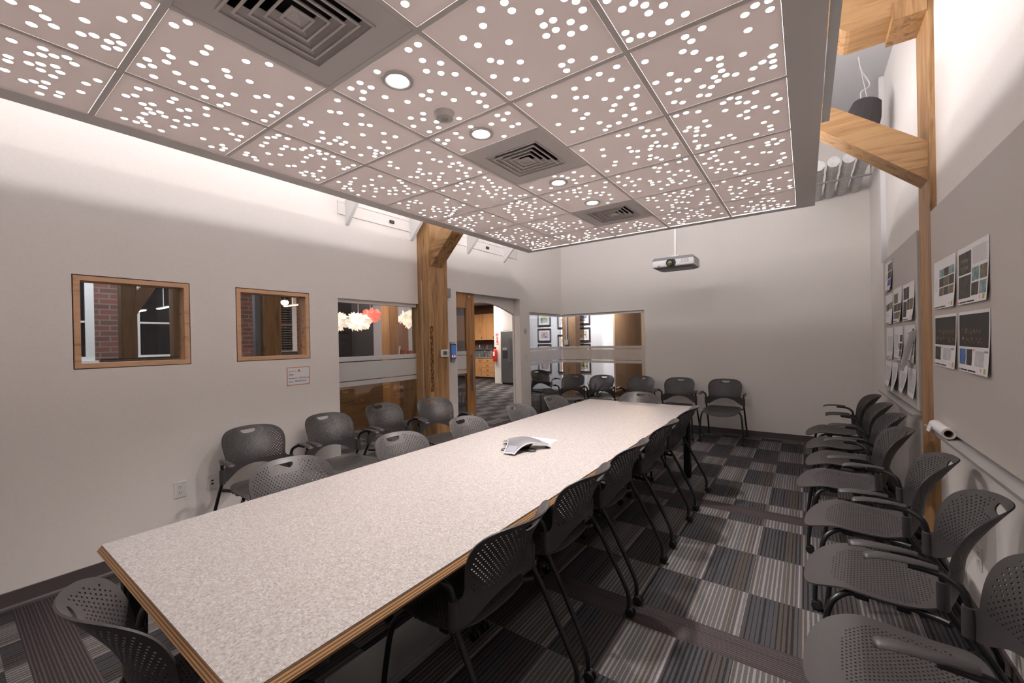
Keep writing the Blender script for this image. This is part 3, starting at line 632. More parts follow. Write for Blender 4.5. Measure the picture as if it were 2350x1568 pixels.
    cyl(bm, (-.205, .13, .425), (.205, .13, .425), .009, n=10); cyl(bm, (-.20, -.06, .422), (.20, -.06, .422), .009, n=10)
    for s in (-1, 1):
        for y in (.12, .0): box(bm, s*.18-.018, s*.18+.018, y-.03, y+.012, .410, .444, bev=.004)
    obj('seat_support', bm, BLK, t, smooth=45)
    return t
GT, GR, GLW, GF = 'chairs pulled up to the table', 'chairs along the right wall', 'chairs along the left wall', 'chairs along the far wall'
nth = ['nearest', 'second', 'third', 'fourth', 'fifth', 'sixth', 'farthest']
spots = []
for (x, y, a), n_ in zip([(-1.11, 1.27, 0), (-1.11, 1.88, 0), (-1.11, 2.51, 0), (-1.11, 3.25, 0), (-1.11, 4.0, 0)], ['nearest the camera', 'second from the camera', 'third, beside the phone', 'fourth from the camera', 'last before the far end']):
    spots.append((x, y, 90+a, 'charcoal armchair seen from behind at right side of table, '+n_, GT))
for (x, y, a), n_ in zip([(-2.08, 1.12, 0), (-2.07, 1.86, 0), (-2.07, 2.55, 0), (-2.07, 3.32, 0), (-2.07, 4.02, 0)], ['nearest the camera', 'second from the camera', 'the middle one', 'fourth from the camera', 'last before the far end']):
    spots.append((x, y, -90+a, 'charcoal armchair facing us across the left side of table, '+n_, GT))
spots.append((-1.505, .485, 0, 'charcoal armchair tucked under the near end of the table, back to us', GT))
spots.append((-1.575, 4.50, 180, 'charcoal armchair at the far head of the table facing us', GT))
for (x, y, a), n_ in zip([(-3.31, 1.44, 0), (-3.31, 2.06, 0), (-3.37, 2.70, 0), (-3.18, 3.18, -14)], ['beside the wall outlets', 'second, straddling the glass edge', 'third, in front of the glass panel', 'last, before the timber post']):
    spots.append((x, y, -90+a, 'charcoal armchair standing against the left wall, '+n_, GLW))
for (x, y, a), n_ in zip([(-3.37, 6.40, 0), (-2.86, 6.48, 0), (-2.205, 6.50, 0), (-1.60, 6.50, 0), (-.97, 6.51, 0)], ['in front of the wooden post behind glass', 'in front of the leafy plant behind glass', 'the middle one at the edge of the glass', 'directly below the projector', 'rightmost, alone under bare wall']):
    spots.append((x, y, 180+a, 'charcoal armchair at the far wall, '+n_, GF))
for (x, y, a), n_ in zip([(.295, 1.70, -3), (.297, 2.33, -5), (.297, 2.985, -5), (.25, 3.70, 0), (.30, 4.33, 0), (.30, 4.935, 0), (.30, 5.59, 0)], nth):
    spots.append((x, y, 90+a, 'charcoal armchair in the row along the right wall, %s%s' % (n_, ' one' if n_ in ('nearest', 'farthest') else ' from the camera'), GR))
spots.append((-4.33, 7.22, -115, 'charcoal armchair outside in the lobby, seen through the corner glass', 'lobby chairs'))
proto = None
for x, y, a, lab, g in spots:
    if proto is None: c = proto = chair((x, y, 0), R(a), lab, g)
    else: c = copy_tree(proto); c.location = (x, y, 0); c.rotation_euler = (0, 0, R(a)); c['label'] = lab; c['group'] = g
# ================================================================== on the table
t = thing('conference_phone', 'silver and black three-legged conference phone on the table', 'phone', (-1.60, 2.345, TZ), R(-82))
SIL = mat('silver_grey_plastic', (.15, .15, .165), .38, .3); SRIM = mat('white_rim', (.55, .55, .55), .4); SKEY = mat('keypad_grey', (.20, .205, .24), .45)
def star(rad, half_w, n=10):
    pts = []
    for k in range(3):
        a = 2*pi*k/3; d = Vector((cos(a), sin(a))); p = Vector((-sin(a), cos(a)))
        e = Vector((cos(a+pi/3), sin(a+pi/3)))*.062
        q0 = d*rad-p*half_w; q1 = d*rad+p*half_w
        pts += [tuple(q0), tuple(q1)]
        a2 = 2*pi*(k+1)/3; d2 = Vector((cos(a2), sin(a2))); p2 = Vector((-sin(a2), cos(a2))); r0 = d2*rad-p2*half_w
        c = e
        for s in range(1, n):
            u = s/n; b0 = q1*(1-u)**3+3*(q1*.35+c*.65)*(1-u)**2*u+3*(r0*.35+c*.65)*(1-u)*u*u+r0*u**3
            pts.append(tuple(b0))
    return pts
def zt(x, y):
    r_ = hypot(x, y); return .012+.060*max(0, cos(min(1, r_/.205)*pi/2))**1.1
inn, outr = star(.186, .036), star(.193, .042)
gx = [(a*.012, b*.012) for a in range(-17, 18) for b in range(-17, 18)]
bm = sheet(outr, [], lambda a, b: (a, b, zt(a, b)), lambda a, b: (a, b, zt(a, b)-.006), [g for g in gx if inside(outr, *g, .004)])
ph = obj('shell_rim', bm, SRIM, t, smooth=40)
bm = sheet(inn, [], lambda a, b: (a, b, zt(a, b)+.0012), lambda a, b: (a, b, zt(a, b)-.002), [g for g in gx if inside(inn, *g, .004)])
obj('shell', bm, SIL, t, smooth=40)
for k in range(3):
    a = 2*pi*k/3; d = Vector((cos(a), sin(a))); p = Vector((-sin(a), cos(a)))
    pts = [tuple(d*.125-p*.033), tuple(d*.183-p*.034), tuple(d*.183+p*.034), tuple(d*.125+p*.033)]
    obj('keypad' if k == 0 else 'leg_grille', sheet(pts, [], lambda u, v: (u, v, zt(u, v)+.0022), lambda u, v: (u, v, zt(u, v)), [tuple(d*(.125+.007*j)+p*(.02*i_)) for j in range(1, 8) for i_ in (-1, 0, 1)]), SKEY, t, smooth=40)
obj('underside', rev(bmesh.new(), [(0, .004), (.05, .004), (.075, .03), (.07, .052), (0, .06)], n=24), RUB, t, smooth=40)
bm = bmesh.new()
for k in range(3):
    a = 2*pi*k/3; cyl(bm, (.172*cos(a), .172*sin(a), 0), (.172*cos(a), .172*sin(a), .014), .012, n=12)
obj('feet', bm, RUB, t)
obj('status_light', rev(bmesh.new(), [(0, 0), (.004, 0), (.003, .002), (0, .002)], (.02, .03, .0725), 10), mat('red_led', (.5, .05, .03), .4, emit=(1, .15, .1), estr=.6), t, label='small red light')
bm = bmesh.new()
loop = [(-1.60, 2.36, TZ+.006), (-1.545, 2.30, TZ+.006), (-1.50, 2.28, TZ+.006), (-1.47, 2.31, TZ+.006), (-1.50, 2.345, TZ+.008), (-1.55, 2.33, TZ+.010), (-1.62, 2.26, TZ+.006), (-1.66, 2.215, TZ+.006), (-1.69, 2.23, TZ+.006), (-1.68, 2.27, TZ+.006), (-1.64, 2.31, TZ+.008)]
tag(obj('phone_cord', tube(bm, smooth_path(loop, 6), .0032, 8), RUB, smooth=60), 'thin black cord looped under the conference phone', 'cord')
bm = bmesh.new(); hexa(bm, [(-1.705, 2.52, TZ+.0005), (-1.49, 2.51, TZ+.0005), (-1.50, 2.665, TZ+.0005), (-1.71, 2.655, TZ+.0005), (-1.705, 2.52, TZ+.0015), (-1.49, 2.51, TZ+.0015), (-1.50, 2.665, TZ+.0015), (-1.71, 2.655, TZ+.0015)])
tag(obj('paper_sheet', bm, PAPER), 'small white sheet of paper lying behind the conference phone', 'paper')
# ================================================================== projector
t = thing('projector', 'white ceiling projector with grey lid hanging before the far wall', 'projector', (-1.40, 5.60, 2.38))
PW = mat('projector_white', (.72, .70, .71), .4); PG = mat('projector_grey', (.22, .22, .24), .45)
bm = B(-.262, .262, 0, .37, .02, .118, bev=.018, seg=3); obj('body', bm, PW, t, smooth=40)
hb = [(-.25, .012, .021), (.25, .012, .021), (.25, .36, .021), (-.25, .36, .021), (-.20, .05, 0), (.20, .05, 0), (.20, .32, 0), (-.20, .32, 0)]
obj('underside', hexa(bmesh.new(), hb), PG, t)
bm = bmesh.new(); hexa(bm, [(-.262, .002, .112), (.262, .002, .112), (.262, .37, .112), (-.262, .37, .112), (-.24, .02, .148), (.24, .02, .148), (.24, .35, .148), (-.24, .35, .148)])
obj('lid', bm, PG, t)
bm = rev(bmesh.new(), [(0, -.001), (.062, -.001), (.064, .004), (0, .004)], (-.018, 0, .068), 32, axis='y'); 
for v in bm.verts: v.co.z = min(.116, max(.020, v.co.z))
obj('lens_recess', bm, RUB, t)
bm = bmesh.new(); rev(bm, [(.026, -.004), (.044, -.018), (.046, -.012), (.046, .002), (.026, .002)], (-.032, -.002, .068), 32, axis='y'); obj('lens_barrel', bm, DARKP, t, smooth=40)
obj('lens_glass', rev(bmesh.new(), [(0, -.010), (.018, -.008), (.027, -.004), (.027, 0), (0, 0)], (-.032, -.004, .068), 24, axis='y'), mat('coated_lens', (.10, .14, .03), .08), t, smooth=60, label='greenish glass lens')
obj('sensor_window', rev(bmesh.new(), [(0, -.0015), (.0095, -.0015), (.0095, .001), (0, .001)], (-.173, 0, .036), 16, axis='y'), DARKP, t)
bm = bmesh.new()
for a in range(3):
    for b in range(8): box(bm, .105+a*.034, .133+a*.034, -.0008, .001, .058+b*.0065, .061+b*.0065)
obj('front_grille', bm, mat('grille_grey', (.36, .35, .35), .6), t)
bm = bmesh.new()
for b in range(7): box(bm, .2615, .2628, .06+b*.035, .075+b*.035, .045, .10)
obj('side_grille', bm, mat('grille_grey', (.36, .35, .35), .6), t)
t2 = thing('projector_mount', 'white ceiling pole and bracket carrying the projector', 'mount', (-1.40, 5.77, 2.53))
obj('pole', rev(bmesh.new(), [(.017, .03), (.017, ZC-2.53)], n=16), PWHITE, t2, smooth=40)
bm = bmesh.new(); box(bm, -.055, .055, -.055, .055, .016, .034, bev=.004); box(bm, -.11, .11, -.02, .02, .004, .014); box(bm, -.02, .02, -.1, .1, .004, .014)
for s in (-1, 1):
    for u in (-1, 1): cyl(bm, (s*.10, u*.085, -.003), (s*.10, u*.085, .014), .006, n=8); box(bm, s*.10-.008, s*.10+.008, min(0, u*.085), max(0, u*.085), .004, .010)
obj('bracket', bm, PWHITE, t2)
# ================================================================== boards and paper
XB = .64
def tack(name, y0, y1, z0, z1, lab):
    t = thing(name, lab, 'pin board', (XR, (y0+y1)/2, z0), 0, 'pin boards on the right wall')
    obj('panel', B(XB-XR, -.0005, y0-(y0+y1)/2, y1-(y0+y1)/2, 0, z1-z0, bev=.003), FABRIC, t)
    return t
tack('pin_board', -1.45, 3.60, .925, 2.225, 'large grey woven pin board on right wall nearer the camera')
tack('pin_board', 4.00, 5.52, .925, 2.19, 'smaller grey woven pin board on right wall beyond the timber post')
def ledge(y0, y1, lab):
    bm = bmesh.new(); prism(bm, [(XR-.001, .895), (XB-.042, .885), (XB-.047, .905), (XB-.040, .905), (XB-.036, .898), (XR-.001, .908)], y0, y1, 'y')
    tag(obj('marker_tray', bm, mat('tray_grey', (.46, .45, .45), .45, .1)), lab, 'tray', 'narrow trays under the pin boards')
ledge(-1.45, 3.60, 'long narrow grey tray under the nearer pin board'); ledge(4.0, 5.62, 'narrow grey tray under the pin board beyond the post')
t = thing('paper_roll', 'roll of white tracing paper lying on the tray by the post', 'paper roll', (XB-.028, 3.27, .9345))
bm = bmesh.new(); n = 28
ring = lambda r_, y: [bm.verts.new((r_*cos(2*pi*k/n), y, r_*sin(2*pi*k/n))) for k in range(n)]
a, b, c, d = ring(.029, -.14), ring(.029, .14), ring(.019, .14), ring(.019, -.14)
for s, q in ((a, b), (b, c), (c, d), (d, a)):
    for k in range(n): bm.faces.new((s[k], s[(k+1) % n], q[(k+1) % n], q[k]))
obj('paper', bm, PAPER, t, smooth=40)
bm = bmesh.new(); a, b, c, d = ring(.0188, -.139), ring(.0188, .139), ring(.016, .139), ring(.016, -.139)
for s, q in ((a, b), (b, c), (c, d), (d, a)):
    for k in range(n): bm.faces.new((s[k], s[(k+1) % n], q[(k+1) % n], q[k]))
obj('cardboard_core', bm, mat('cardboard', (.20, .13, .07), .8), t)
bm = bmesh.new(); pr = [(-.029, .0), (-.034, -.02), (-.038, -.034)]
for (x0, z0), (x1, z1) in zip(pr, pr[1:]): hexa(bm, [(x0, .06, z0), (x0, .135, z0), (x1, .14, z1), (x1, .075, z1), (x0-.001, .06, z0), (x0-.001, .135, z0), (x1-.001, .14, z1), (x1-.001, .075, z1)])
obj('loose_end', bm, PAPER, t)
# sheets: colour swatches drawn as inlaid print
INK = {'k': mat('print_black', (.02, .018, .018), .6), 'g': noisy('print_gold_night', (.02, .015, .01), (.42, .24, .06), (70, 70, 40), .6, lo=.5, hi=.72),
       'd': noisy('print_dark_photo', (.02, .018, .018), (.07, .055, .035), (40, 40, 40), .6), 'o': mat('print_orange', (.75, .16, .04), .6),
       's': noisy('print_sky', (.10, .22, .26), (.35, .42, .40), (25, 25, 25), .6), 'b': noisy('print_blue', (.02, .08, .35), (.12, .22, .45), (30, 30, 30), .6),
       'e': noisy('print_earth', (.09, .07, .04), (.20, .17, .10), (45, 45, 45), .6), 'y': mat('print_lime', (.45, .48, .10), .6),
       't': mat('print_text_grey', (.30, .29, .32), .6), 'l': noisy('print_pale', (.45, .46, .48), (.62, .62, .64), (60, 60, 60), .6), 'v': noisy('print_sketch', (.68, .67, .70), (.35, .36, .50), (90, 90, 90), .7, lo=.5, hi=.7)}
KEYS = list(INK)
def sheet_paper(y0, y1, z0, z1, items, lab, grp, curl=.012, x=None, drop=0., shear=0.):
    """page pinned to the board; y0 = right-hand (near) edge, y1 = left-hand (far) edge; items in page units u (left->right), v (bottom->top)"""
    x = XB if x is None else x; nu, nv = 8, 8; yc, zc = (y0+y1)/2, (z0+z1)/2
    W_, H_ = abs(y1-y0), z1-z0
    def P(u, v, lift=0.):
        yy = y1-u*W_-yc; zz = z0+v*H_-zc+shear*(u-.5)
        return (-(.0015+curl*(1-v)**2*(.35+.65*u)+lift), yy, zz)
    t = None; bm = bmesh.new()
    def patch(u0, u1, v0, v1, lift, mi, th=.0004):
        a = max(1, int((u1-u0)*nu+.5)); b = max(1, int((v1-v0)*nv+.5))
        F = [[bm.verts.new(P(u0+(u1-u0)*i/a, v0+(v1-v0)*j/b, lift)) for j in range(b+1)] for i in range(a+1)]
        K = [[bm.verts.new(P(u0+(u1-u0)*i/a, v0+(v1-v0)*j/b, lift-th)) for j in range(b+1)] for i in range(a+1)]
        for i in range(a):
            for j in range(b):
                bm.faces.new((F[i][j], F[i+1][j], F[i+1][j+1], F[i][j+1])).material_index = mi
                bm.faces.new((K[i][j], K[i][j+1], K[i+1][j+1], K[i+1][j])).material_index = mi
        for i in range(a):
            bm.faces.new((F[i][0], K[i][0], K[i+1][0], F[i+1][0])).material_index = mi; bm.faces.new((F[i][b], F[i+1][b], K[i+1][b], K[i][b])).material_index = mi
        for j in range(b):
            bm.faces.new((F[0][j], F[0][j+1], K[0][j+1], K[0][j])).material_index = mi; bm.faces.new((F[a][j], K[a][j], K[a][j+1], F[a][j+1])).material_index = mi
    patch(0, 1, 0, 1, .0004, 0)
    for k, u0, u1, v0, v1 in items: patch(u0, u1, v0, v1, .0007, 1+KEYS.index(k), .0002)
    o = obj('pinned_page', bm, [PAPER]+[INK[k] for k in KEYS]); o.location = (x, yc, zc)
    tag(o, lab, 'paper', grp); return o
foot = [('o', .0, .09, .02, .045), ('k', .10, .34, .02, .045), ('k', .36, .62, .02, .045), ('o', .78, .80, .05, .10), ('y', .88, .94, .03, .11)]
txt = lambda u0, u1, v0, v1, n: [('t', u0, u1-(.05 if k % 3 == 2 else 0), v0+(v1-v0)*k/n, v0+(v1-v0)*k/n+.004) for k in range(n)]
G4 = 'printed pages on the nearer pin board'
sheet_paper(2.60, 3.04, 1.612, 1.89, [('d', .03, .47, .52, .90), ('d', .03, .47, .10, .49), ('s', .50, .73, .36, .58), ('e', .76, .97, .36, .58), ('d', .50, .73, .12, .33), ('s', .76, .97, .12, .33), ('e', .12, .36, .55, .80)]+txt(.52, .96, .64, .92, 22)+foot, 'printed page with two large dark photos and a text column, upper right of four', G4)
sheet_paper(3.08, 3.52, 1.612, 1.89, [('s', .28, .50, .64, .80), ('d', .51, .72, .64, .80), ('s', .73, .95, .64, .80), ('d', .28, .50, .44, .62), ('e', .51, .72, .44, .62), ('d', .73, .95, .44, .62), ('e', .28, .50, .26, .42), ('d', .51, .72, .26, .42), ('e', .73, .95, .26, .42)]+txt(.06, .20, .38, .62, 10)+foot, 'printed page with a three by three grid of photos, upper left of four', G4)
sheet_paper(2.60, 3.04, 1.282, 1.575, [('k', .02, .97, .42, .95), ('g', .12, .80, .45, .74), ('b', .03, .26, .12, .38), ('d', .29, .48, .12, .38), ('l', .58, .86, .12, .36), ('t', .86, .97, .34, .37), ('o', .50, .56, .36, .38)]+foot, 'printed page with wide night photo of a corner building lit gold, lower right of four', G4)
sheet_paper(3.08, 3.52, 1.282, 1.575, [('k', .02, .97, .42, .95), ('g', .08, .92, .45, .74), ('d', .03, .32, .12, .38), ('l', .44, .80, .14, .36), ('t', .80, .92, .34, .37), ('o', .36, .41, .36, .38)]+foot, 'printed page with night photo of a flat facade lit gold, lower left of four', G4)
GP = 'printed pages on the pin board beyond the post'
def far_page(px0, px1, z0, z1, items, lab, **k): return sheet_paper(px0, px1, z0, z1, items, lab, GP, **k)
far_page(4.98, 5.37, 1.867, 2.14, [('e', .42, .98, .66, .90), ('d', .42, .98, .40, .63), ('b', .42, .98, .16, .37), ('t', .2, .25, .4, .6)]+foot, 'single printed page alone at the top of the farther pin board', curl=.02)
far_page(4.99, 5.36, 1.56, 1.835, [('e', .05, .25, .44, .66), ('d', .27, .47, .46, .68), ('e', .5, .7, .48, .70), ('e', .72, .95, .5, .72)]+txt(.05, .5, .28, .38, 4)+foot, 'printed page with a strip of small photos under the top page')
far_page(4.55, 4.94, 1.567, 1.858, [('e', .08, .55, .56, .84), ('g', .08, .52, .32, .53), ('d', .55, .95, .32, .53), ('b', .08, .3, .1, .29), ('e', .33, .95, .1, .29)]+foot, 'printed page of brown and blue photos in the middle of its row', curl=.02)
far_page(4.07, 4.50, 1.57, 1.853, [('d', .05, .28, .58, .90), ('d', .30, .55, .58, .90), ('k', .05, .38, .10, .52), ('g', .42, .62, .28, .56), ('e', .64, .95, .28, .56)]+foot, 'printed page with a tall black photo nearest the timber post', curl=.02)
far_page(4.98, 5.36, 1.245, 1.525, [('v', .2, .9, .22, .72)]+foot, 'printed page with one blue plan drawing, left in its row')
far_page(4.53, 4.93, 1.25, 1.53, [('v', .08, .5, .28, .76), ('e', .56, .66, .35, .5), ('d', .7, .95, .55, .75), ('d', .7, .95, .3, .5), ('e', .7, .95, .12, .28)]+txt(.1, .5, .15, .25, 4)+foot, 'printed page with a drawing and column of small photos', curl=.02)
far_page(4.08, 4.46, 1.255, 1.533, [('d', .36, .48, .6, .8), ('e', .36, .48, .38, .56), ('e', .36, .48, .2, .36), ('d', .76, .92, .7, .9), ('d', .76, .92, .5, .68), ('l', .76, .92, .2, .45)]+txt(.05, .3, .35, .9, 12)+foot, 'printed page with text column and small photos partly under a loose curled sheet')
far_page(5.10, 5.44, .985, 1.21, [('v', .15, .9, .2, .8)], 'hand sketched sheet at the bottom left of the farther pin board', curl=.03)
far_page(4.78, 5.06, .975, 1.215, [('v', .1, .8, .1, .85)], 'curled hand sketched sheet second from left in the bottom row', curl=.045)
far_page(4.37, 4.68, 1.005, 1.22, [('v', .2, .85, .15, .7)], 'hand sketched sheet third from left in the bottom row', curl=.04)
far_page(4.07, 4.36, 1.0, 1.21, [('v', .1, .9, .15, .85)], 'hand sketched sheet with blue marks, last in the bottom row', curl=.02)
bm = bmesh.new(); n = 14
A_ = [[bm.verts.new((XB-.004-.035*sin(pi*j/6)-.03*i/n, 4.02+.20*i/n+.11*j/6-.02, 1.50-.27*i/n-.05*j/6)) for j in range(7)] for i in range(n+1)]
for i in range(n):
    for j in range(6): bm.faces.new((A_[i][j], A_[i+1][j], A_[i+1][j+1], A_[i][j+1]))
bmesh.ops.solidify(bm, geom=bm.faces[:], thickness=.0006)
tag(obj('tracing_sheet', bm, PAPER, smooth=60), 'loose curled white tracing sheet hanging beside the timber post', 'paper')
# ================================================================== wall fittings
def outlet(name, plane, c, a, z, lab, grp, kind='duplex', s=1):
    """s = +1 wall faces +axis, -1 faces -axis"""
    t = thing(name, lab, 'outlet' if kind != 'switch' else 'switch', (c, a, z) if plane == 'x' else (a, c, z), 0, grp)
    def bx(u, d0, d1, z0, z1, bev=0):
        d = sorted((s*d0, s*d1)); return B(d[0], d[1], u[0], u[1], z0, z1, bev=bev) if plane == 'x' else B(u[0], u[1], d[0], d[1], z0, z1, bev=bev)
    obj('cover_plate', bx((-.036, .036), .0, .006, -.058, .058, .002), PWHITE, t)
    if kind == 'duplex':
        for q in (-.020, .020):
            f = obj('socket', bx((-.016, .016), .006, .0075, q-.014, q+.014), PWHITE, t)
            obj('slots', bx((-.008, -.0055), .0074, .0079, q-.004, q+.006), DARKP, f); obj('slots', bx((.0055, .008), .0074, .0079, q-.004, q+.006), DARKP, f)
            obj('slots', bx((-.002, .002), .0074, .0079, q-.010, q-.006), DARKP, f)
    elif kind == 'data':
        for q in (-.014, .010): obj('jack', bx((-.008, .008), .006, .0072, q-.006, q+.006), DARKP, t, label='black data jack')
    else: obj('rocker', bx((-.016, .016), .006, .010, -.032, .032, .002), PWHITE, t)
outlet('wall_outlet', 'x', XL, 1.037, .441, 'white duplex power outlet low on left wall, nearer the camera', 'outlets')
outlet('wall_outlet', 'x', XL, 1.237, .440, 'white data outlet with two dark jacks beside first left-wall chair', 'outlets', 'data')
outlet('wall_outlet', 'y', YF, -.70, .50, 'white outlet low on far wall behind the last chair', 'outlets', 'duplex', -1)
outlet('wall_outlet', 'x', XR, 2.96, .37, 'white outlet low on right wall behind the nearer chairs', 'outlets', 'duplex', -1)
outlet('light_switch', 'x', XL, 5.63, 1.186, 'white rocker switch on the wall strip between doorway and corner glass', 'switches', 'switch')
t = thing('wall_plaque', 'small pale engraved plaque above the switch right of the doorway', 'plaque', (XL, 5.62, 1.62))
obj('plate', B(0, .004, -.045, .045, -.045, .045), mat('plaque', (.60, .52, .50), .5), t); obj('symbol', B(.004, .0047, -.022, .022, -.02, .02), mat('plaque_ink', (.45, .36, .38), .5), t)
# guest network sign
t = thing('wifi_sign', 'small white wifi notice with orange border under the second window', 'sign', (XL+.001, 1.915, 1.20))
ORG = mat('orange_print', (.62, .20, .06), .6); GRYI = mat('grey_print', (.18, .16, .16), .6)
obj('card', B(0, .002, -.103, .103, -.082, .078), PAPER, t)
obj('border', sheet(rect(-.103, .103, -.082, .078), [rect(-.098, .098, -.077, .073)], lambda a, b: (.0026, a, b), lambda a, b: (.002, a, b)), ORG, t)
def on_left(y, z, x=.0024): return Matrix(((0, 0, 1, x), (1, 0, 0, y), (0, 1, 0, z), (0, 0, 0, 1)))
text('lettering', 'ae', .022, ORG, t, on_left(-.086, .036)); text('lettering', 'DESIGN', .017, mat('pale_print', (.5, .46, .45), .6), t, on_left(-.064, .036))
text('lettering', 'Wifi', .022, GRYI, t, on_left(-.086, .004)); text('lettering', 'network:  AED-Guest', .0205, GRYI, t, on_left(-.086, -.026)); text('lettering', 'pass:  3032963034', .0205, GRYI, t, on_left(-.086, -.055))
bm = bmesh.new(); sheet([(-.006, .036), (.012, .034), (.026, .030), (.010, .042), (.012, .052), (.004, .060), (-.002, .058), (.002, .048)], [], lambda a, b: (.003, a, b), lambda a, b: (.002, a, b), bm=bm)
obj('emblem', bm, ORG, t)
t = thing('thermostat', 'white thermostat with small display on the timber post', 'thermostat', (-3.549, 3.578, 1.338))
obj('case', B(0, .022, -.068, .068, -.045, .045, bev=.012), PWHITE, t, smooth=40); obj('display', B(.022, .0232, -.035, .02, -.018, .026), mat('lcd', (.10, .12, .09), .2), t)
obj('button', B(.022, .0235, .032, .050, -.022, .022, bev=.001), mat('grey_button', (.45, .44, .43), .4), t)
t = thing('room_tablet', 'wall mounted touch panel with blue screen beside the doorway', 'tablet', (XL, 3.90, 1.345))
obj('bracket', B(0, .02, -.04, .045, -.125, .125, bev=.004), METAL, t); obj('bezel', B(.02, .030, -.045, .05, -.095, .10, bev=.004), DARKP, t)
obj('screen', B(.0301, .0308, -.038, .043, -.085, .088), mat('blue_screen', (.02, .05, .14), .2, emit=(.05, .14, .38), estr=.5), t)
for y in (-.02, .022): obj('icon', B(.0309, .0312, y-.012, y+.012, -.07, -.045), mat('orange_icon', (.6, .2, .05), .4, emit=(1, .3, .05), estr=.7), t, label='small orange screen button')
bm = bmesh.new(); cyl(bm, (0, 0, .06), (0, 0, ZC-2.13), .011, n=12)
t = thing('electrical_conduit', 'grey conduit and junction box running up beside the left timber post', 'conduit', (XL+.02, 3.80, 2.10))
obj('pipe', bm, GALV, t, smooth=40); obj('junction_box', B(-.02, .028, -.055, .055, -.06, .055, bev=.004), GALV, t); obj('coupling', rev(bmesh.new(), [(.016, .055), (.016, .09)], n=12), GALV, t)
# sliding door
t = thing('sliding_door', 'oak framed sliding glass door standing half across the doorway', 'door', (-3.80, 3.80, 0)); t['category'] = 'door'
y0, y1 = -.13, .62
bm = bmesh.new(); box(bm, -.018, .018, y1-.165, y1, .01, 2.20); obj('stile', bm, OAKD, t); obj('stile', B(-.018, .018, y0, y0+.10, .01, 2.20), OAKD, t)
obj('top_rail', B(-.019, .019, y0+.12, y1-.165, 1.93, 2.20), OAKD, t); obj('bottom_rail', B(-.019, .019, y0+.12, y1-.165, .01, .20), OAKD, t)
obj('glass_pane', B(-.004, .004, y0+.12, y1-.165, .20, 1.93), GLASS, t)
for q0, q1 in ((1.297, 1.345), (1.10, 1.287), (1.042, 1.09)): obj('frosted_band', B(.0042, .005, y0+.12, y1-.165, q0, q1), FROST, t)
bm = bmesh.new(); cyl(bm, (.05, y1-.085, .80), (.05, y1-.085, 1.29), .012, n=12)
for z in (.82, 1.27): cyl(bm, (.015, y1-.085, z), (.05, y1-.085, z), .008, n=10)
obj('pull_handle', bm, METAL, t, smooth=40); obj('roller_bolt', rev(bmesh.new(), [(0, .018), (.018, .018), (.018, .026), (0, .028)], (0, 0, 0), 16, axis='x'), METAL, t).location = (.0, y1-.11, 2.09)
# speaker, pipes above
t = thing('pendant_speaker', 'dark grey faceted speaker hanging on cables under the roof at right', 'speaker', (.42, 5.10, 3.33)); t.rotation_euler = (R(6), R(14), R(10))
obj('cabinet', rev(bmesh.new(), [(0, .0), (.125, .0), (.145, .03), (.14, .17), (.105, .31), (.085, .325), (0, .325)], n=14), mat('speaker_grey', (.045, .04, .042), .6), t, smooth=20)
obj('grille', rev(bmesh.new(), [(0, -.006), (.118, -.006), (.124, 0), (0, .0)], n=14), RUB, t)
bm = bmesh.new(); cyl(bm, (0, 0, .32), (-.17, .02, .71), .003, n=6); tube(bm, smooth_path([(-.05, 0, .32), (-.07, .0, .40), (-.02, .02, .47), (-.12, .02, .60), (-.165, .02, .71)], 5), .005, 6)
obj('cable', bm, PWHITE, t)
LAG = noisy('pipe_lagging', (.55, .54, .54), (.68, .67, .66), (18, 18, 18), .7, bump=.4)
for k, x in enumerate((.14, .27, .40, .53)):
    bm = bmesh.new(); pr = []
    for j in range(23): pr.append((.052+.003*((j*7) % 5)/5+(.004 if j % 6 == 0 else 0), 5.6+j*(YF-5.62)/22))
    rev(bm, pr, (x, 0, 3.30+.012*k), 16, axis='y')
    tag(obj('lagged_pipe', bm, LAG, smooth=60), 'white wrapped pipe entering the far wall, %s from the left' % ordw[k], 'pipe', 'lagged pipes under the roof')
bm = bmesh.new(); box(bm, .05, .62, 6.0, 6.03, 3.22, 3.235)
for x in (.06, .61): cyl(bm, (x, 6.015, 3.23), (x, 6.015, ZC), .005, n=6)
tag(obj('pipe_hanger', bm, GALV), 'thin steel trapeze hanger carrying the white wrapped pipes', 'hanger')
tag(obj('strut_rail', B(XR-.04, XR-.001, 5.60, 5.66, 2.2, ZC-.01), WHITE), 'white vertical batten on the right wall above the farther pin board', 'batten')
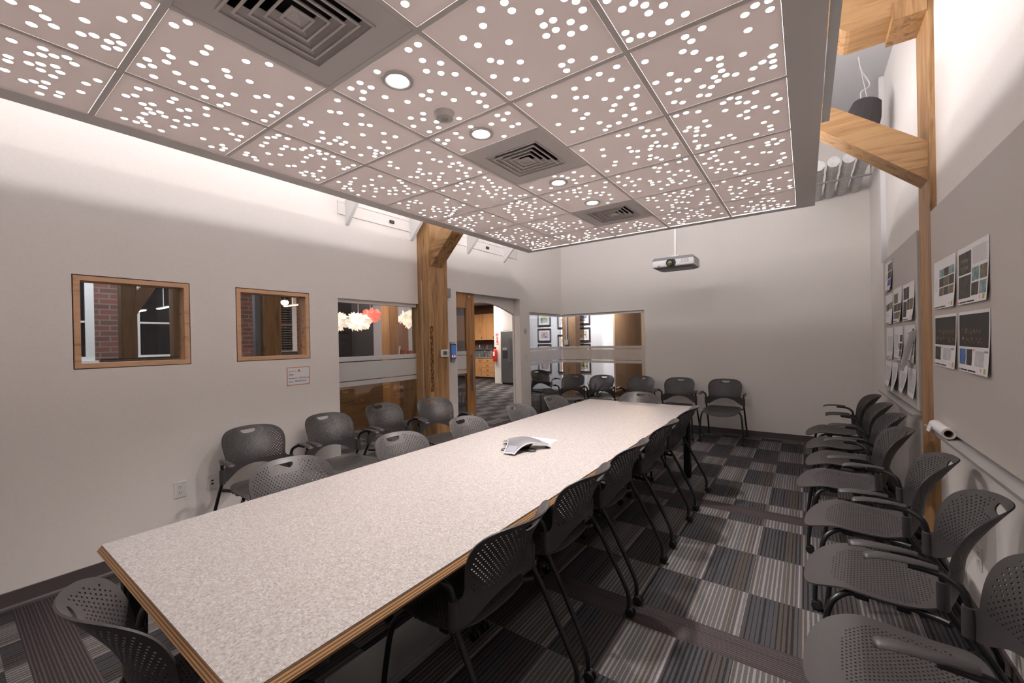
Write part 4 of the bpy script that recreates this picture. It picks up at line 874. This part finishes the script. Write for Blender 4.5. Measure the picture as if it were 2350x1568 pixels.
# ================================================================== rooms beyond
BRK = brick_mat('old_brick', (.20, .075, .055), (.13, .06, .05), (.20, .16, .14))
BRKX = brick_mat('old_brick_kitchen', (.22, .09, .06), (.14, .07, .05), (.22, .17, .14), 'y')
GREYW = mat('office_wall_paint', (.30, .29, .28), .8)
DKGL = mat('night_glass', (.012, .013, .016), .05)
wins = [(.1, 1.22), (1.74, 2.55), (3.40, 4.0)]
zb, zt_ = 1.33, 2.6
out = rect(-2.4, 4.9, 0, 3.0)
bm = sheet(out, [rect(a, b, zb, zt_) for a, b in wins], lambda a, b: (-8.0, a, b), lambda a, b: (-8.2, a, b)); struct('wall_office_back', bm, BRK)
for k, (a, b) in enumerate(wins):
    bm = sheet(rect(a-.02, b+.09, zb-.02, zt_), [rect(a+.05, b-.0, zb+.04, zt_-.03)], lambda p, q: (-7.985, p, q), lambda p, q: (-8.06, p, q))
    box(bm, -8.06, -7.995, a+.05, b, 1.835, 1.862); box(bm, -8.0, -7.93, a-.06, b+.12, zb-.045, zb-.015)
    f = struct('window_%d' % (6+k), bm, WHITE); obj('pane', B(-8.10, -8.09, a, b, zb, zt_), DKGL, f)
    if k == 2:
        bm = bmesh.new()
        for j in range(26): box(bm, -7.97, -7.955, a+.02, b-.01, 1.38+j*.045, 1.40+j*.045)
        tag(obj('window_blind', bm, mat('dark_blind', (.05, .045, .045), .5)), 'dark horizontal blind in the back office window', 'blind')
struct('wall_office_side', B(-8.2, -8.0, 4.9, 8.2, 0, 3.0), GREYW)
struct('wall_office_near', B(-8.2, XL-.13, -2.5, -2.4, 0, 3.0), GREYW)
struct('ceiling_office', B(-8.2, XL-.13, -2.5, 6.9, 3.0, 3.1), ROOF)
def post(x, y, wx, wy, lab, m=DWOOD, brace=None, h=3.0, grp='timber posts in the rooms beyond'):
    t = thing('timber_post', lab, 'post', (x, y, 0), 0, grp); obj('shaft', B(-wx/2, wx/2, -wy/2, wy/2, 0, h-.005, bev=.006), m, t)
    if brace:
        s = brace; bm = bmesh.new(); prism(bm, [(s*wy/2, 1.82), (s*wy/2, 2.06), (s*(wy/2+.19), 2.30), (s*(wy/2+.26), 2.30)], -.07, .07, 'x'); obj('brace', bm, m, t)
    return t
post(-5.6, 1.16, .15, .12, 'brown timber post with brace seen through the first window, left part', brace=1)
post(-5.6, 1.56, .15, .09, 'brown timber post at the right edge of the first window view')
post(-5.6, 2.515, .2, .21, 'wide brown timber post in the middle of the second window view')
post(-5.75, 4.52, .2, .20, 'brown timber post behind the frosted glass panel left of the doorway', OAKD)
tag(obj('conduit_pipe', rev(bmesh.new(), [(.014, 0), (.014, 2.98)], (-5.5, 1.60, 0), 12), GALV), 'thin vertical steel pipe at the right side of the first window view', 'pipe')
tag(obj('steel_mullion', B(-5.62, -5.55, 2.33, 2.39, 0, 2.98), mat('steel_grey', (.22, .23, .25), .4, .5)), 'grey steel mullion left of the wide post in the second window', 'mullion')
FL = mat('fluorescent_tube', (1, 1, 1), .5, emit=(.85, .93, 1), estr=6)
for k, (x, y, z) in enumerate(((-7.0, 1.56, 1.95), (-7.3, 1.89, 2.03), (-6.6, 3.32, 2.10))):
    t = thing('linear_pendant', ['slim white office light low in the middle of first window', 'slim white office light hung on a rod in first window', 'slim white office light in the second window'][k], 'pendant lamp', (x, y, z), 0, 'linear office lights')
    obj('tube', B(-.25, .25, -.014, .014, -.008, 0), FL, t); obj('housing', B(-.26, .26, -.02, .02, 0, .012), WHITE, t)
    obj('rod', B(-.004, .004, -.004, .004, .02, 3.0-z), PWHITE, t)
t = thing('globe_lamp', 'glowing orange globe lamp in the second window view', 'lamp', (-6.6, 3.20, 2.14)); obj('globe', rev(bmesh.new(), [(0, -.05), (.03, -.042), (.052, -.02), (.058, .005), (.04, .03), (0, .035)], n=20), mat('orange_globe', (1, .6, .3), .4, emit=(1, .42, .12), estr=9), t, smooth=60)
obj('stem', rev(bmesh.new(), [(.005, .03), (.005, .86)], n=8), DARKP, t)
t = thing('copier', 'dark office copier low in the second window view', 'copier', (-7.3, 3.80, 0)); obj('body', B(-.3, .3, -.3, .3, 0, 1.18, bev=.02), DARKP, t); obj('scanner_lid', B(-.28, .28, -.2, .3, 1.18, 1.36, bev=.01), mat('copier_grey', (.06, .06, .065), .5), t)
obj('display', B(.301, .306, -.25, -.05, 1.12, 1.15), mat('amber_display', (.4, .2, .05), .4, emit=(1, .4, .1), estr=2), t)
t = thing('office_partition', 'low wooden partition with dark cap along the bottom of first window view', 'partition', (-5.35, 1.25, 0)); obj('panel', B(-.03, .03, -.33, .37, 0, 1.372), DWOOD, t); obj('cap', B(-.035, .035, -.33, .37, 1.372, 1.384), DARKP, t)
# lounge behind the frosted panel
t = thing('reception_desk', 'long brown wooden reception desk behind the frosted glass panel', 'desk', (-6.25, 4.35, 0))
obj('front_panel', B(-.02, .02, -1.1, 1.3, 0, 1.14), wood('walnut_panel', (.16, .085, .035), (.20, .115, .05), 'y', .4, fine=.9), t); obj('counter', B(-.45, .06, -1.12, 1.32, 1.18, 1.215, bev=.004), WHITE, t)
obj('kick', B(.0, .03, -1.1, 1.3, 1.14, 1.18), mat('dark_reveal', (.03, .02, .015), .5), t)
for k, (y, r_, h, c_, lab) in enumerate(((5.13, .105, .17, (.45, .47, .46), 'white patterned lidded canister on the reception counter'), (5.34, .07, .12, (.22, .06, .04), 'small red brown flower pot on the reception counter'), (5.50, .065, .10, (.22, .06, .04), 'smaller red brown pot at the right end of the counter'))):
    t = thing('plant_pot' if k else 'canister', lab, 'pot' if k else 'canister', (-6.4, y, 1.215)); m_ = mat('pot_%d' % (k and 1), c_, .5)
    obj('bowl', rev(bmesh.new(), [(0, 0), (r_*.8, 0), (r_, h*.95), (r_*1.02, h), (r_*.9, h), (0, h*.85)], n=20), m_, t, smooth=50)
    if k == 0: obj('lid', rev(bmesh.new(), [(r_*1.08, h), (r_*1.08, h+.02), (0, h+.03), (0, h)], n=20), m_, t, smooth=50)
tag(obj('dark_cabinet', B(-7.98, -7.5, 4.95, 5.47, 0, 2.6, bev=.01), mat('cabinet_black', (.018, .017, .018), .3)), 'tall black cabinet behind the frosted panel, left side', 'cabinet')
struct('trim_3', B(-7.99, -7.9, 5.55, 7.9, 0, 2.95), mat('lounge_wall', (.42, .38, .36), .7))
tag(obj('brown_door', B(-7.9, -7.86, 6.35, 6.72, .0, 1.96), mat('door_brown', (.17, .07, .035), .5)), 'brown door leaf on the light wall behind the frosted panel', 'door')
FLO = mat('petal_cream', (.75, .68, .60), .6, emit=(1, .84, .68), estr=.55); FLR = mat('petal_red', (.75, .18, .14), .6, emit=(1, .25, .18), estr=.5); BULB = mat('bulb_glow', (1, 1, 1), .5, emit=(1, .82, .6), estr=14)
def flower(x, y, z, r_, m, lab, seed, h=2.95, rod=True):
    t = thing('flower_pendant', lab, 'pendant lamp', (x, y, z), 0, 'ruffled flower pendants'); rn = random.Random(seed); bm = bmesh.new()
    for k in range(110):
        a, e = rn.uniform(0, 2*pi), math.asin(rn.uniform(-1, 1)); d = Vector((cos(a)*cos(e), sin(a)*cos(e), .62*sin(e))); q = d*r_*rn.uniform(.72, 1)
        s_ = d.orthogonal().normalized(); s_.rotate(Matrix.Rotation(rn.uniform(0, 6), 3, d.normalized())); w_ = s_.cross(d.normalized()); L_ = r_*rn.uniform(.12, .26)
        g = [[q+s_*L_*(i-2)/2+w_*L_*(j-2)/2+d.normalized()*L_*(.5*sin(i*2.1+k)*cos(j*1.9+k)+.6*(j-2)) for j in range(5)] for i in range(5)]
        V_ = [[bm.verts.new(p) for p in row] for row in g]
        for i in range(4):
            for j in range(4): bm.faces.new((V_[i][j], V_[i+1][j], V_[i+1][j+1], V_[i][j+1]))
    obj('petals', bm, m, t, smooth=80)
    obj('bulb', rev(bmesh.new(), [(0, -r_*.34), (r_*.22, -r_*.25), (r_*.26, -r_*.05), (0, r_*.1)], n=14), BULB, t, smooth=60)
    obj('cord', rev(bmesh.new(), [(.003, r_*.2), (.003, 3.0-z)], n=6), PWHITE, t)
flower(-6.0, 3.70, 1.83, .17, FLO, 'cream ruffled flower pendant cut off by left edge of the glass panel', 1)
flower(-6.2, 4.22, 1.84, .18, FLO, 'cream ruffled flower pendant beside the red one', 2)
flower(-6.5, 4.68, 1.98, .16, FLR, 'red ruffled flower pendant behind the frosted glass panel', 3)
flower(-6.2, 5.33, 1.93, .19, FLO, 'cream ruffled flower pendant right of the post behind glass', 4)
# kitchen
struct('wall_kitchen_back', B(-12.2, -8.42, 12.55, 12.65, 0, 3.0), BRKX)
struct('wall_kitchen_pier', B(-8.79, -8.42, 11.30, 12.5, 0, 3.0), WALL)
struct('wall_kitchen_right', B(-8.42, -6.6, 11.95, 12.05, 0, 3.0), WALL)
struct('wall_kitchen_side', B(-12.3, -12.2, 4.8, 12.6, 0, 3.0), GREYW)
struct('ceiling_kitchen', B(-12.3, XL-.13, 6.9, 13, 2.86, 2.95), mat('kitchen_ceiling', (.62, .55, .50), .8))
t = thing('base_cabinet', 'maple kitchen base cabinets with grey worktop seen through the doorway', 'cabinet', (-10.7, 12.2, 0))
obj('carcass', B(-1.4, 1.19, .02, .35, .1, .82), CABW, t); obj('plinth', B(-1.4, 1.19, .05, .35, 0, .1), BASE, t)
obj('worktop', B(-1.42, 1.21, -.02, .35, .82, .855), mat('grey_worktop', (.30, .30, .31), .4), t)
for a, b in ((-1.38, -.9), (-.88, -.4), (-.38, .10), (.12, .55)):
    d = obj('door', B(a, b, 0, .02, .11, .81, bev=.003), CABW, t); obj('handle', B(b-.05, b-.03, -.02, 0, .66, .74), METAL, d)
for k in range(4):
    d = obj('drawer', B(.57, 1.18, 0, .02, .11+k*.177, .28+k*.177, bev=.003), CABW, t); obj('handle', B(.84, .92, -.02, 0, .19+k*.177, .20+k*.177), METAL, d)
obj('upstand', B(-1.4, 1.19, .33, .349, .855, 1.14), mat('grey_tile', (.22, .22, .24), .4), t); obj('upstand_shelf', B(-1.4, 1.19, .26, .349, 1.14, 1.165), mat('grey_worktop', (.30, .30, .31), .4), t)
t = thing('wall_cabinet', 'maple kitchen wall cabinets under the brick band', 'cabinet', (-10.7, 12.25, 1.5))
obj('carcass', B(-1.4, 1.19, .02, .30, 0, 1.0), CABW, t)
for a, b in ((-1.38, -.92), (-.90, -.44), (-.42, .06), (.08, .62), (.64, 1.18)):
    d = obj('door', B(a, b, 0, .02, .005, .995, bev=.003), CABW, t); obj('handle', B(b-.05, b-.03, -.02, 0, .05, .14), METAL, d)
for k, (x, h, r_) in enumerate(((-10.45, .17, .045), (-10.25, .13, .05), (-10.05, .15, .05), (-9.85, .16, .055))):
    tag(obj('jar', rev(bmesh.new(), [(0, 0), (r_, 0), (r_, h*.8), (r_*.6, h*.9), (r_*.65, h), (0, h)], (x, 12.50, 1.166), 14), mat('jar_%d' % (k % 2), ((.25, .25, .26), (.12, .13, .18))[k % 2], .25, .4), smooth=50), '%s jar from the left on the kitchen ledge behind the sink' % ordw[k], 'jar', 'jars on the kitchen ledge')
t = thing('kitchen_tap', 'arched chrome kitchen tap behind the sliding door', 'tap', (-10.15, 12.40, .856)); obj('spout', tube(bmesh.new(), smooth_path([(0, 0, 0), (0, 0, .22), (.04, -.03, .30), (.10, -.08, .26), (.12, -.1, .20)], 5), .013, 8), METAL, t, smooth=60); obj('lever', B(-.02, .0, -.1, 0, .05, .065), METAL, t)
t = thing('soap_bottle', 'small bottle of orange soap on the kitchen worktop', 'bottle', (-9.75, 12.33, .856)); obj('bottle', rev(bmesh.new(), [(0, 0), (.045, 0), (.045, .09), (.015, .14), (0, .14)], n=14), mat('orange_soap', (.65, .14, .05), .3), t, smooth=50); obj('pump', rev(bmesh.new(), [(.01, .14), (.01, .24), (.018, .25), (0, .26)], n=10), PWHITE, t)
for k, x in enumerate((-10.35, -10.02, -9.9)):
    tag(obj('glass_tumbler', rev(bmesh.new(), [(0, 0), (.03, 0), (.035, .13), (.032, .13), (.028, .01), (0, .01)], (x, 12.36+.02*k, .856), 14), mat('tumbler', (.4, .42, .44), .15, .3), smooth=50), '%s glass tumbler from the left by the kitchen sink' % ordw[k], 'glass', 'tumblers by the sink')
t = thing('refrigerator', 'tall stainless steel double door refrigerator beyond the doorway', 'refrigerator', (-7.89, 11.1, 0)); SS = mat('stainless_door', (.30, .29, .29), .38, .85)
obj('body', B(-.45, .45, .03, .75, .0, 1.80), DARKP, t)
d = obj('door', B(-.45, -.09, -.03, .03, .07, 1.79, bev=.01), SS, t)
obj('water_dispenser', B(-.37, -.18, -.034, -.029, .88, 1.24), DARKP, d); obj('dispenser_panel', B(-.37, -.18, -.037, -.0341, 1.15, 1.24), mat('panel_grey', (.2, .2, .21), .3), d)
bm = bmesh.new(); cyl(bm, (-.12, -.07, .75), (-.12, -.07, 1.60), .013, n=10); [cyl(bm, (-.12, -.07, z), (-.12, -.03, z), .01, n=8) for z in (.8, 1.55)]; obj('handle', bm, METAL, d)
d = obj('door', B(-.085, .45, -.03, .03, .07, 1.79, bev=.01), SS, t)
bm = bmesh.new(); cyl(bm, (-.055, -.07, .75), (-.055, -.07, 1.60), .013, n=10); [cyl(bm, (-.055, -.07, z), (-.055, -.03, z), .01, n=8) for z in (.8, 1.55)]; obj('handle', bm, METAL, d)
t = thing('fire_extinguisher', 'red fire extinguisher on the white pier beside the refrigerator', 'fire extinguisher', (-8.70, 11.22, .76)); REDX = mat('extinguisher_red', (.62, .03, .02), .3)
obj('cylinder', rev(bmesh.new(), [(0, 0), (.065, 0), (.072, .02), (.072, .36), (.05, .42), (.025, .44), (0, .44)], n=18), REDX, t, smooth=50); obj('valve', B(-.03, .05, -.012, .012, .44, .50, bev=.004), DARKP, t); obj('label', B(-.035, .035, -.074, -.071, .20, .34), PAPER, t); obj('hose', tube(bmesh.new(), smooth_path([(-.03, 0, .46), (-.085, 0, .40), (-.09, 0, .2), (-.085, 0, .12)], 4), .010, 8), DARKP, t)
t = thing('extinguisher_sign', 'narrow red and white arrow sign above the fire extinguisher', 'sign', (-8.655, 11.298, 1.54)); obj('plate', B(-.065, .065, -.004, 0, -.19, .19), PAPER, t)
RS = mat('sign_red', (.60, .04, .05), .5); fx = lambda a, b: (a, -.0055, b); bx_ = lambda a, b: (a, -.004, b)
obj('border', sheet(rect(-.06, .06, -.185, .185), [rect(-.052, .052, -.177, .10)], fx, bx_), RS, t)
obj('arrow', sheet([(-.022, .08), (.022, .08), (.022, -.10), (.045, -.10), (0, -.165), (-.045, -.10), (-.022, -.10)], [], fx, bx_), RS, t)
mt = Matrix(((1, 0, 0, 0), (0, 0, -1, -.006), (0, 1, 0, .145), (0, 0, 0, 1))); text('lettering', 'FIRE', .038, PAPER, t, mt, align='CENTER'); mt2 = mt.copy(); mt2[2][3] = .112; text('lettering', 'EXTINGUISHER', .0145, PAPER, t, mt2, align='CENTER')
# lobby
struct('wall_lobby_back', B(-6.95, -3.9, 9.84, 9.94, 0, 3.0), mat('gallery_wall', (.74, .74, .76), .7))
struct('wall_lobby_side', B(-4.0, -3.9, 9.94, 12.05, 0, 3.0), mat('beige_hall_wall', (.36, .285, .225), .7))
struct('wall_lobby_end', B(-4.0, 1.0, 12.2, 12.3, 0, 3.0), BRKX); struct('trim_4', B(-3.9, -3.8, 12.0, 12.1, 0, 3.0), WHITE)
struct('wall_lobby_right', B(.9, 1.0, 7.0, 12.2, 0, 3.0), GREYW)
struct('ceiling_lobby', B(-3.85, 1.0, 7.02, 12.3, 2.95, 3.05), ROOF)
struct('baseboard_lobby', B(-6.95, -3.89, 9.825, 9.839, 0, .1), BASE); struct('baseboard_hall', B(-3.899, -3.885, 9.84, 12.0, 0, .13), mat('hall_base_brown', (.12, .05, .03), .5))
post(-4.85, 9.42, .37, .26, 'brown timber post with conduit behind the corner glass', wood('dark_fir', (.09, .048, .022), (.13, .072, .034), 'z'), grp='timber posts in the rooms beyond', h=2.86)
t = thing('electrical_conduit', 'grey conduit and box on the timber post behind the corner glass', 'conduit', (-4.90, 9.265, 1.40)); obj('pipe', rev(bmesh.new(), [(.012, .06), (.012, 1.46)], n=10), GALV, t); obj('junction_box', B(-.05, .05, -.03, .024, -.06, .06), GALV, t)
obj_n = 0
def art(seed):
    rn = random.Random(seed); c1 = [rn.choice([(.75, .12, .05), (.05, .10, .45), (.70, .45, .05), (.08, .25, .12), (.6, .3, .2), (.35, .42, .5)]) for _ in range(2)]
    m = mat('painting_%d' % seed, c1[0], .6); N, L = nt(m); b = N['Principled BSDF']; tc = N.new('ShaderNodeTexCoord'); no = N.new('ShaderNodeTexNoise'); no.noise_dimensions = '4D'
    no.inputs['Scale'].default_value = 11; no.inputs['Detail'].default_value = 3; no.inputs['Distortion'].default_value = 1.2; no.inputs['W'].default_value = seed*3.7
    L.new(tc.outputs['Object'], no.inputs['Vector']); r = ramp(N, [(.30, (.05, .04, .06)), (.42, c1[0]), (.50, (.75, .62, .45)), (.58, c1[1]), (.70, (.85, .8, .7))]); L.new(no.outputs['Fac'], r.inputs[0]); L.new(r.outputs[0], b.inputs['Base Color']); return m
FRM = mat('dark_picture_frame', (.035, .028, .03), .4)
rows = {0: [2.03, 1.60, 1.17, .755], 1: [1.95, 1.42, .755], 2: [2.03, 1.59, 1.17, .79]}
for cidx, x in enumerate((-5.88, -5.25, -4.72)):
    for r_, z in enumerate(rows[cidx]):
        if cidx == 2 and x: pass
        t = thing('framed_picture', 'dark framed colourful picture on the lobby wall, %s column from left, %s from top' % (ordw[cidx], ordw[r_]), 'picture', (x, 9.84, z), 0, 'framed pictures on the lobby wall')
        w_, h_ = .21, .183
        obj('frame', sheet(rect(-w_, w_, -h_, h_), [rect(-w_+.035, w_-.035, -h_+.035, h_-.035)], lambda a, b: (a, -.03, b), lambda a, b: (a, 0, b)), FRM, t)
        obj('mat_board', B(-w_+.035, w_-.035, -.012, -.004, -h_+.035, h_-.035), PAPER, t); obj('print', B(-.115, .115, -.0135, -.0121, -.09, .09), art(cidx*4+r_), t)
t = thing('potted_plant', 'leafy green plant behind the corner glass at the far wall', 'plant', (-3.42, 7.50, 0)); rn = random.Random(5); bm = bmesh.new()
obj('pot', rev(bmesh.new(), [(0, 0), (.13, 0), (.17, .30), (.15, .30), (0, .27)], n=20), mat('dark_pot', (.05, .04, .04), .5), t, smooth=50)
for k in range(70):
    a = rn.uniform(0, 2*pi); L_ = rn.uniform(.35, .62); el = rn.uniform(.35, 1.35); d = Vector((cos(a)*cos(el), sin(a)*cos(el), sin(el))); s_ = Vector((-sin(a), cos(a), 0)); base = Vector((cos(a)*.05, sin(a)*.05, .28)); wv = rn.uniform(.014, .024); prev = None
    for j in range(7):
        u = j/6; c_ = base+d*L_*u+Vector((cos(a)*.12*u*u, sin(a)*.12*u*u, -.20*u*u)); ww = wv*sin(pi*min(.97, .12+u*.85)); cur = (bm.verts.new(c_-s_*ww), bm.verts.new(c_+Vector((0, 0, -.004))), bm.verts.new(c_+s_*ww))
        if prev: bm.faces.new((prev[0], prev[1], cur[1], cur[0])); bm.faces.new((prev[1], prev[2], cur[2], cur[1]))
        prev = cur
obj('foliage', bm, noisy('plant_green', (.012, .035, .012), (.03, .07, .022), (20, 20, 20), .4), t, smooth=60)
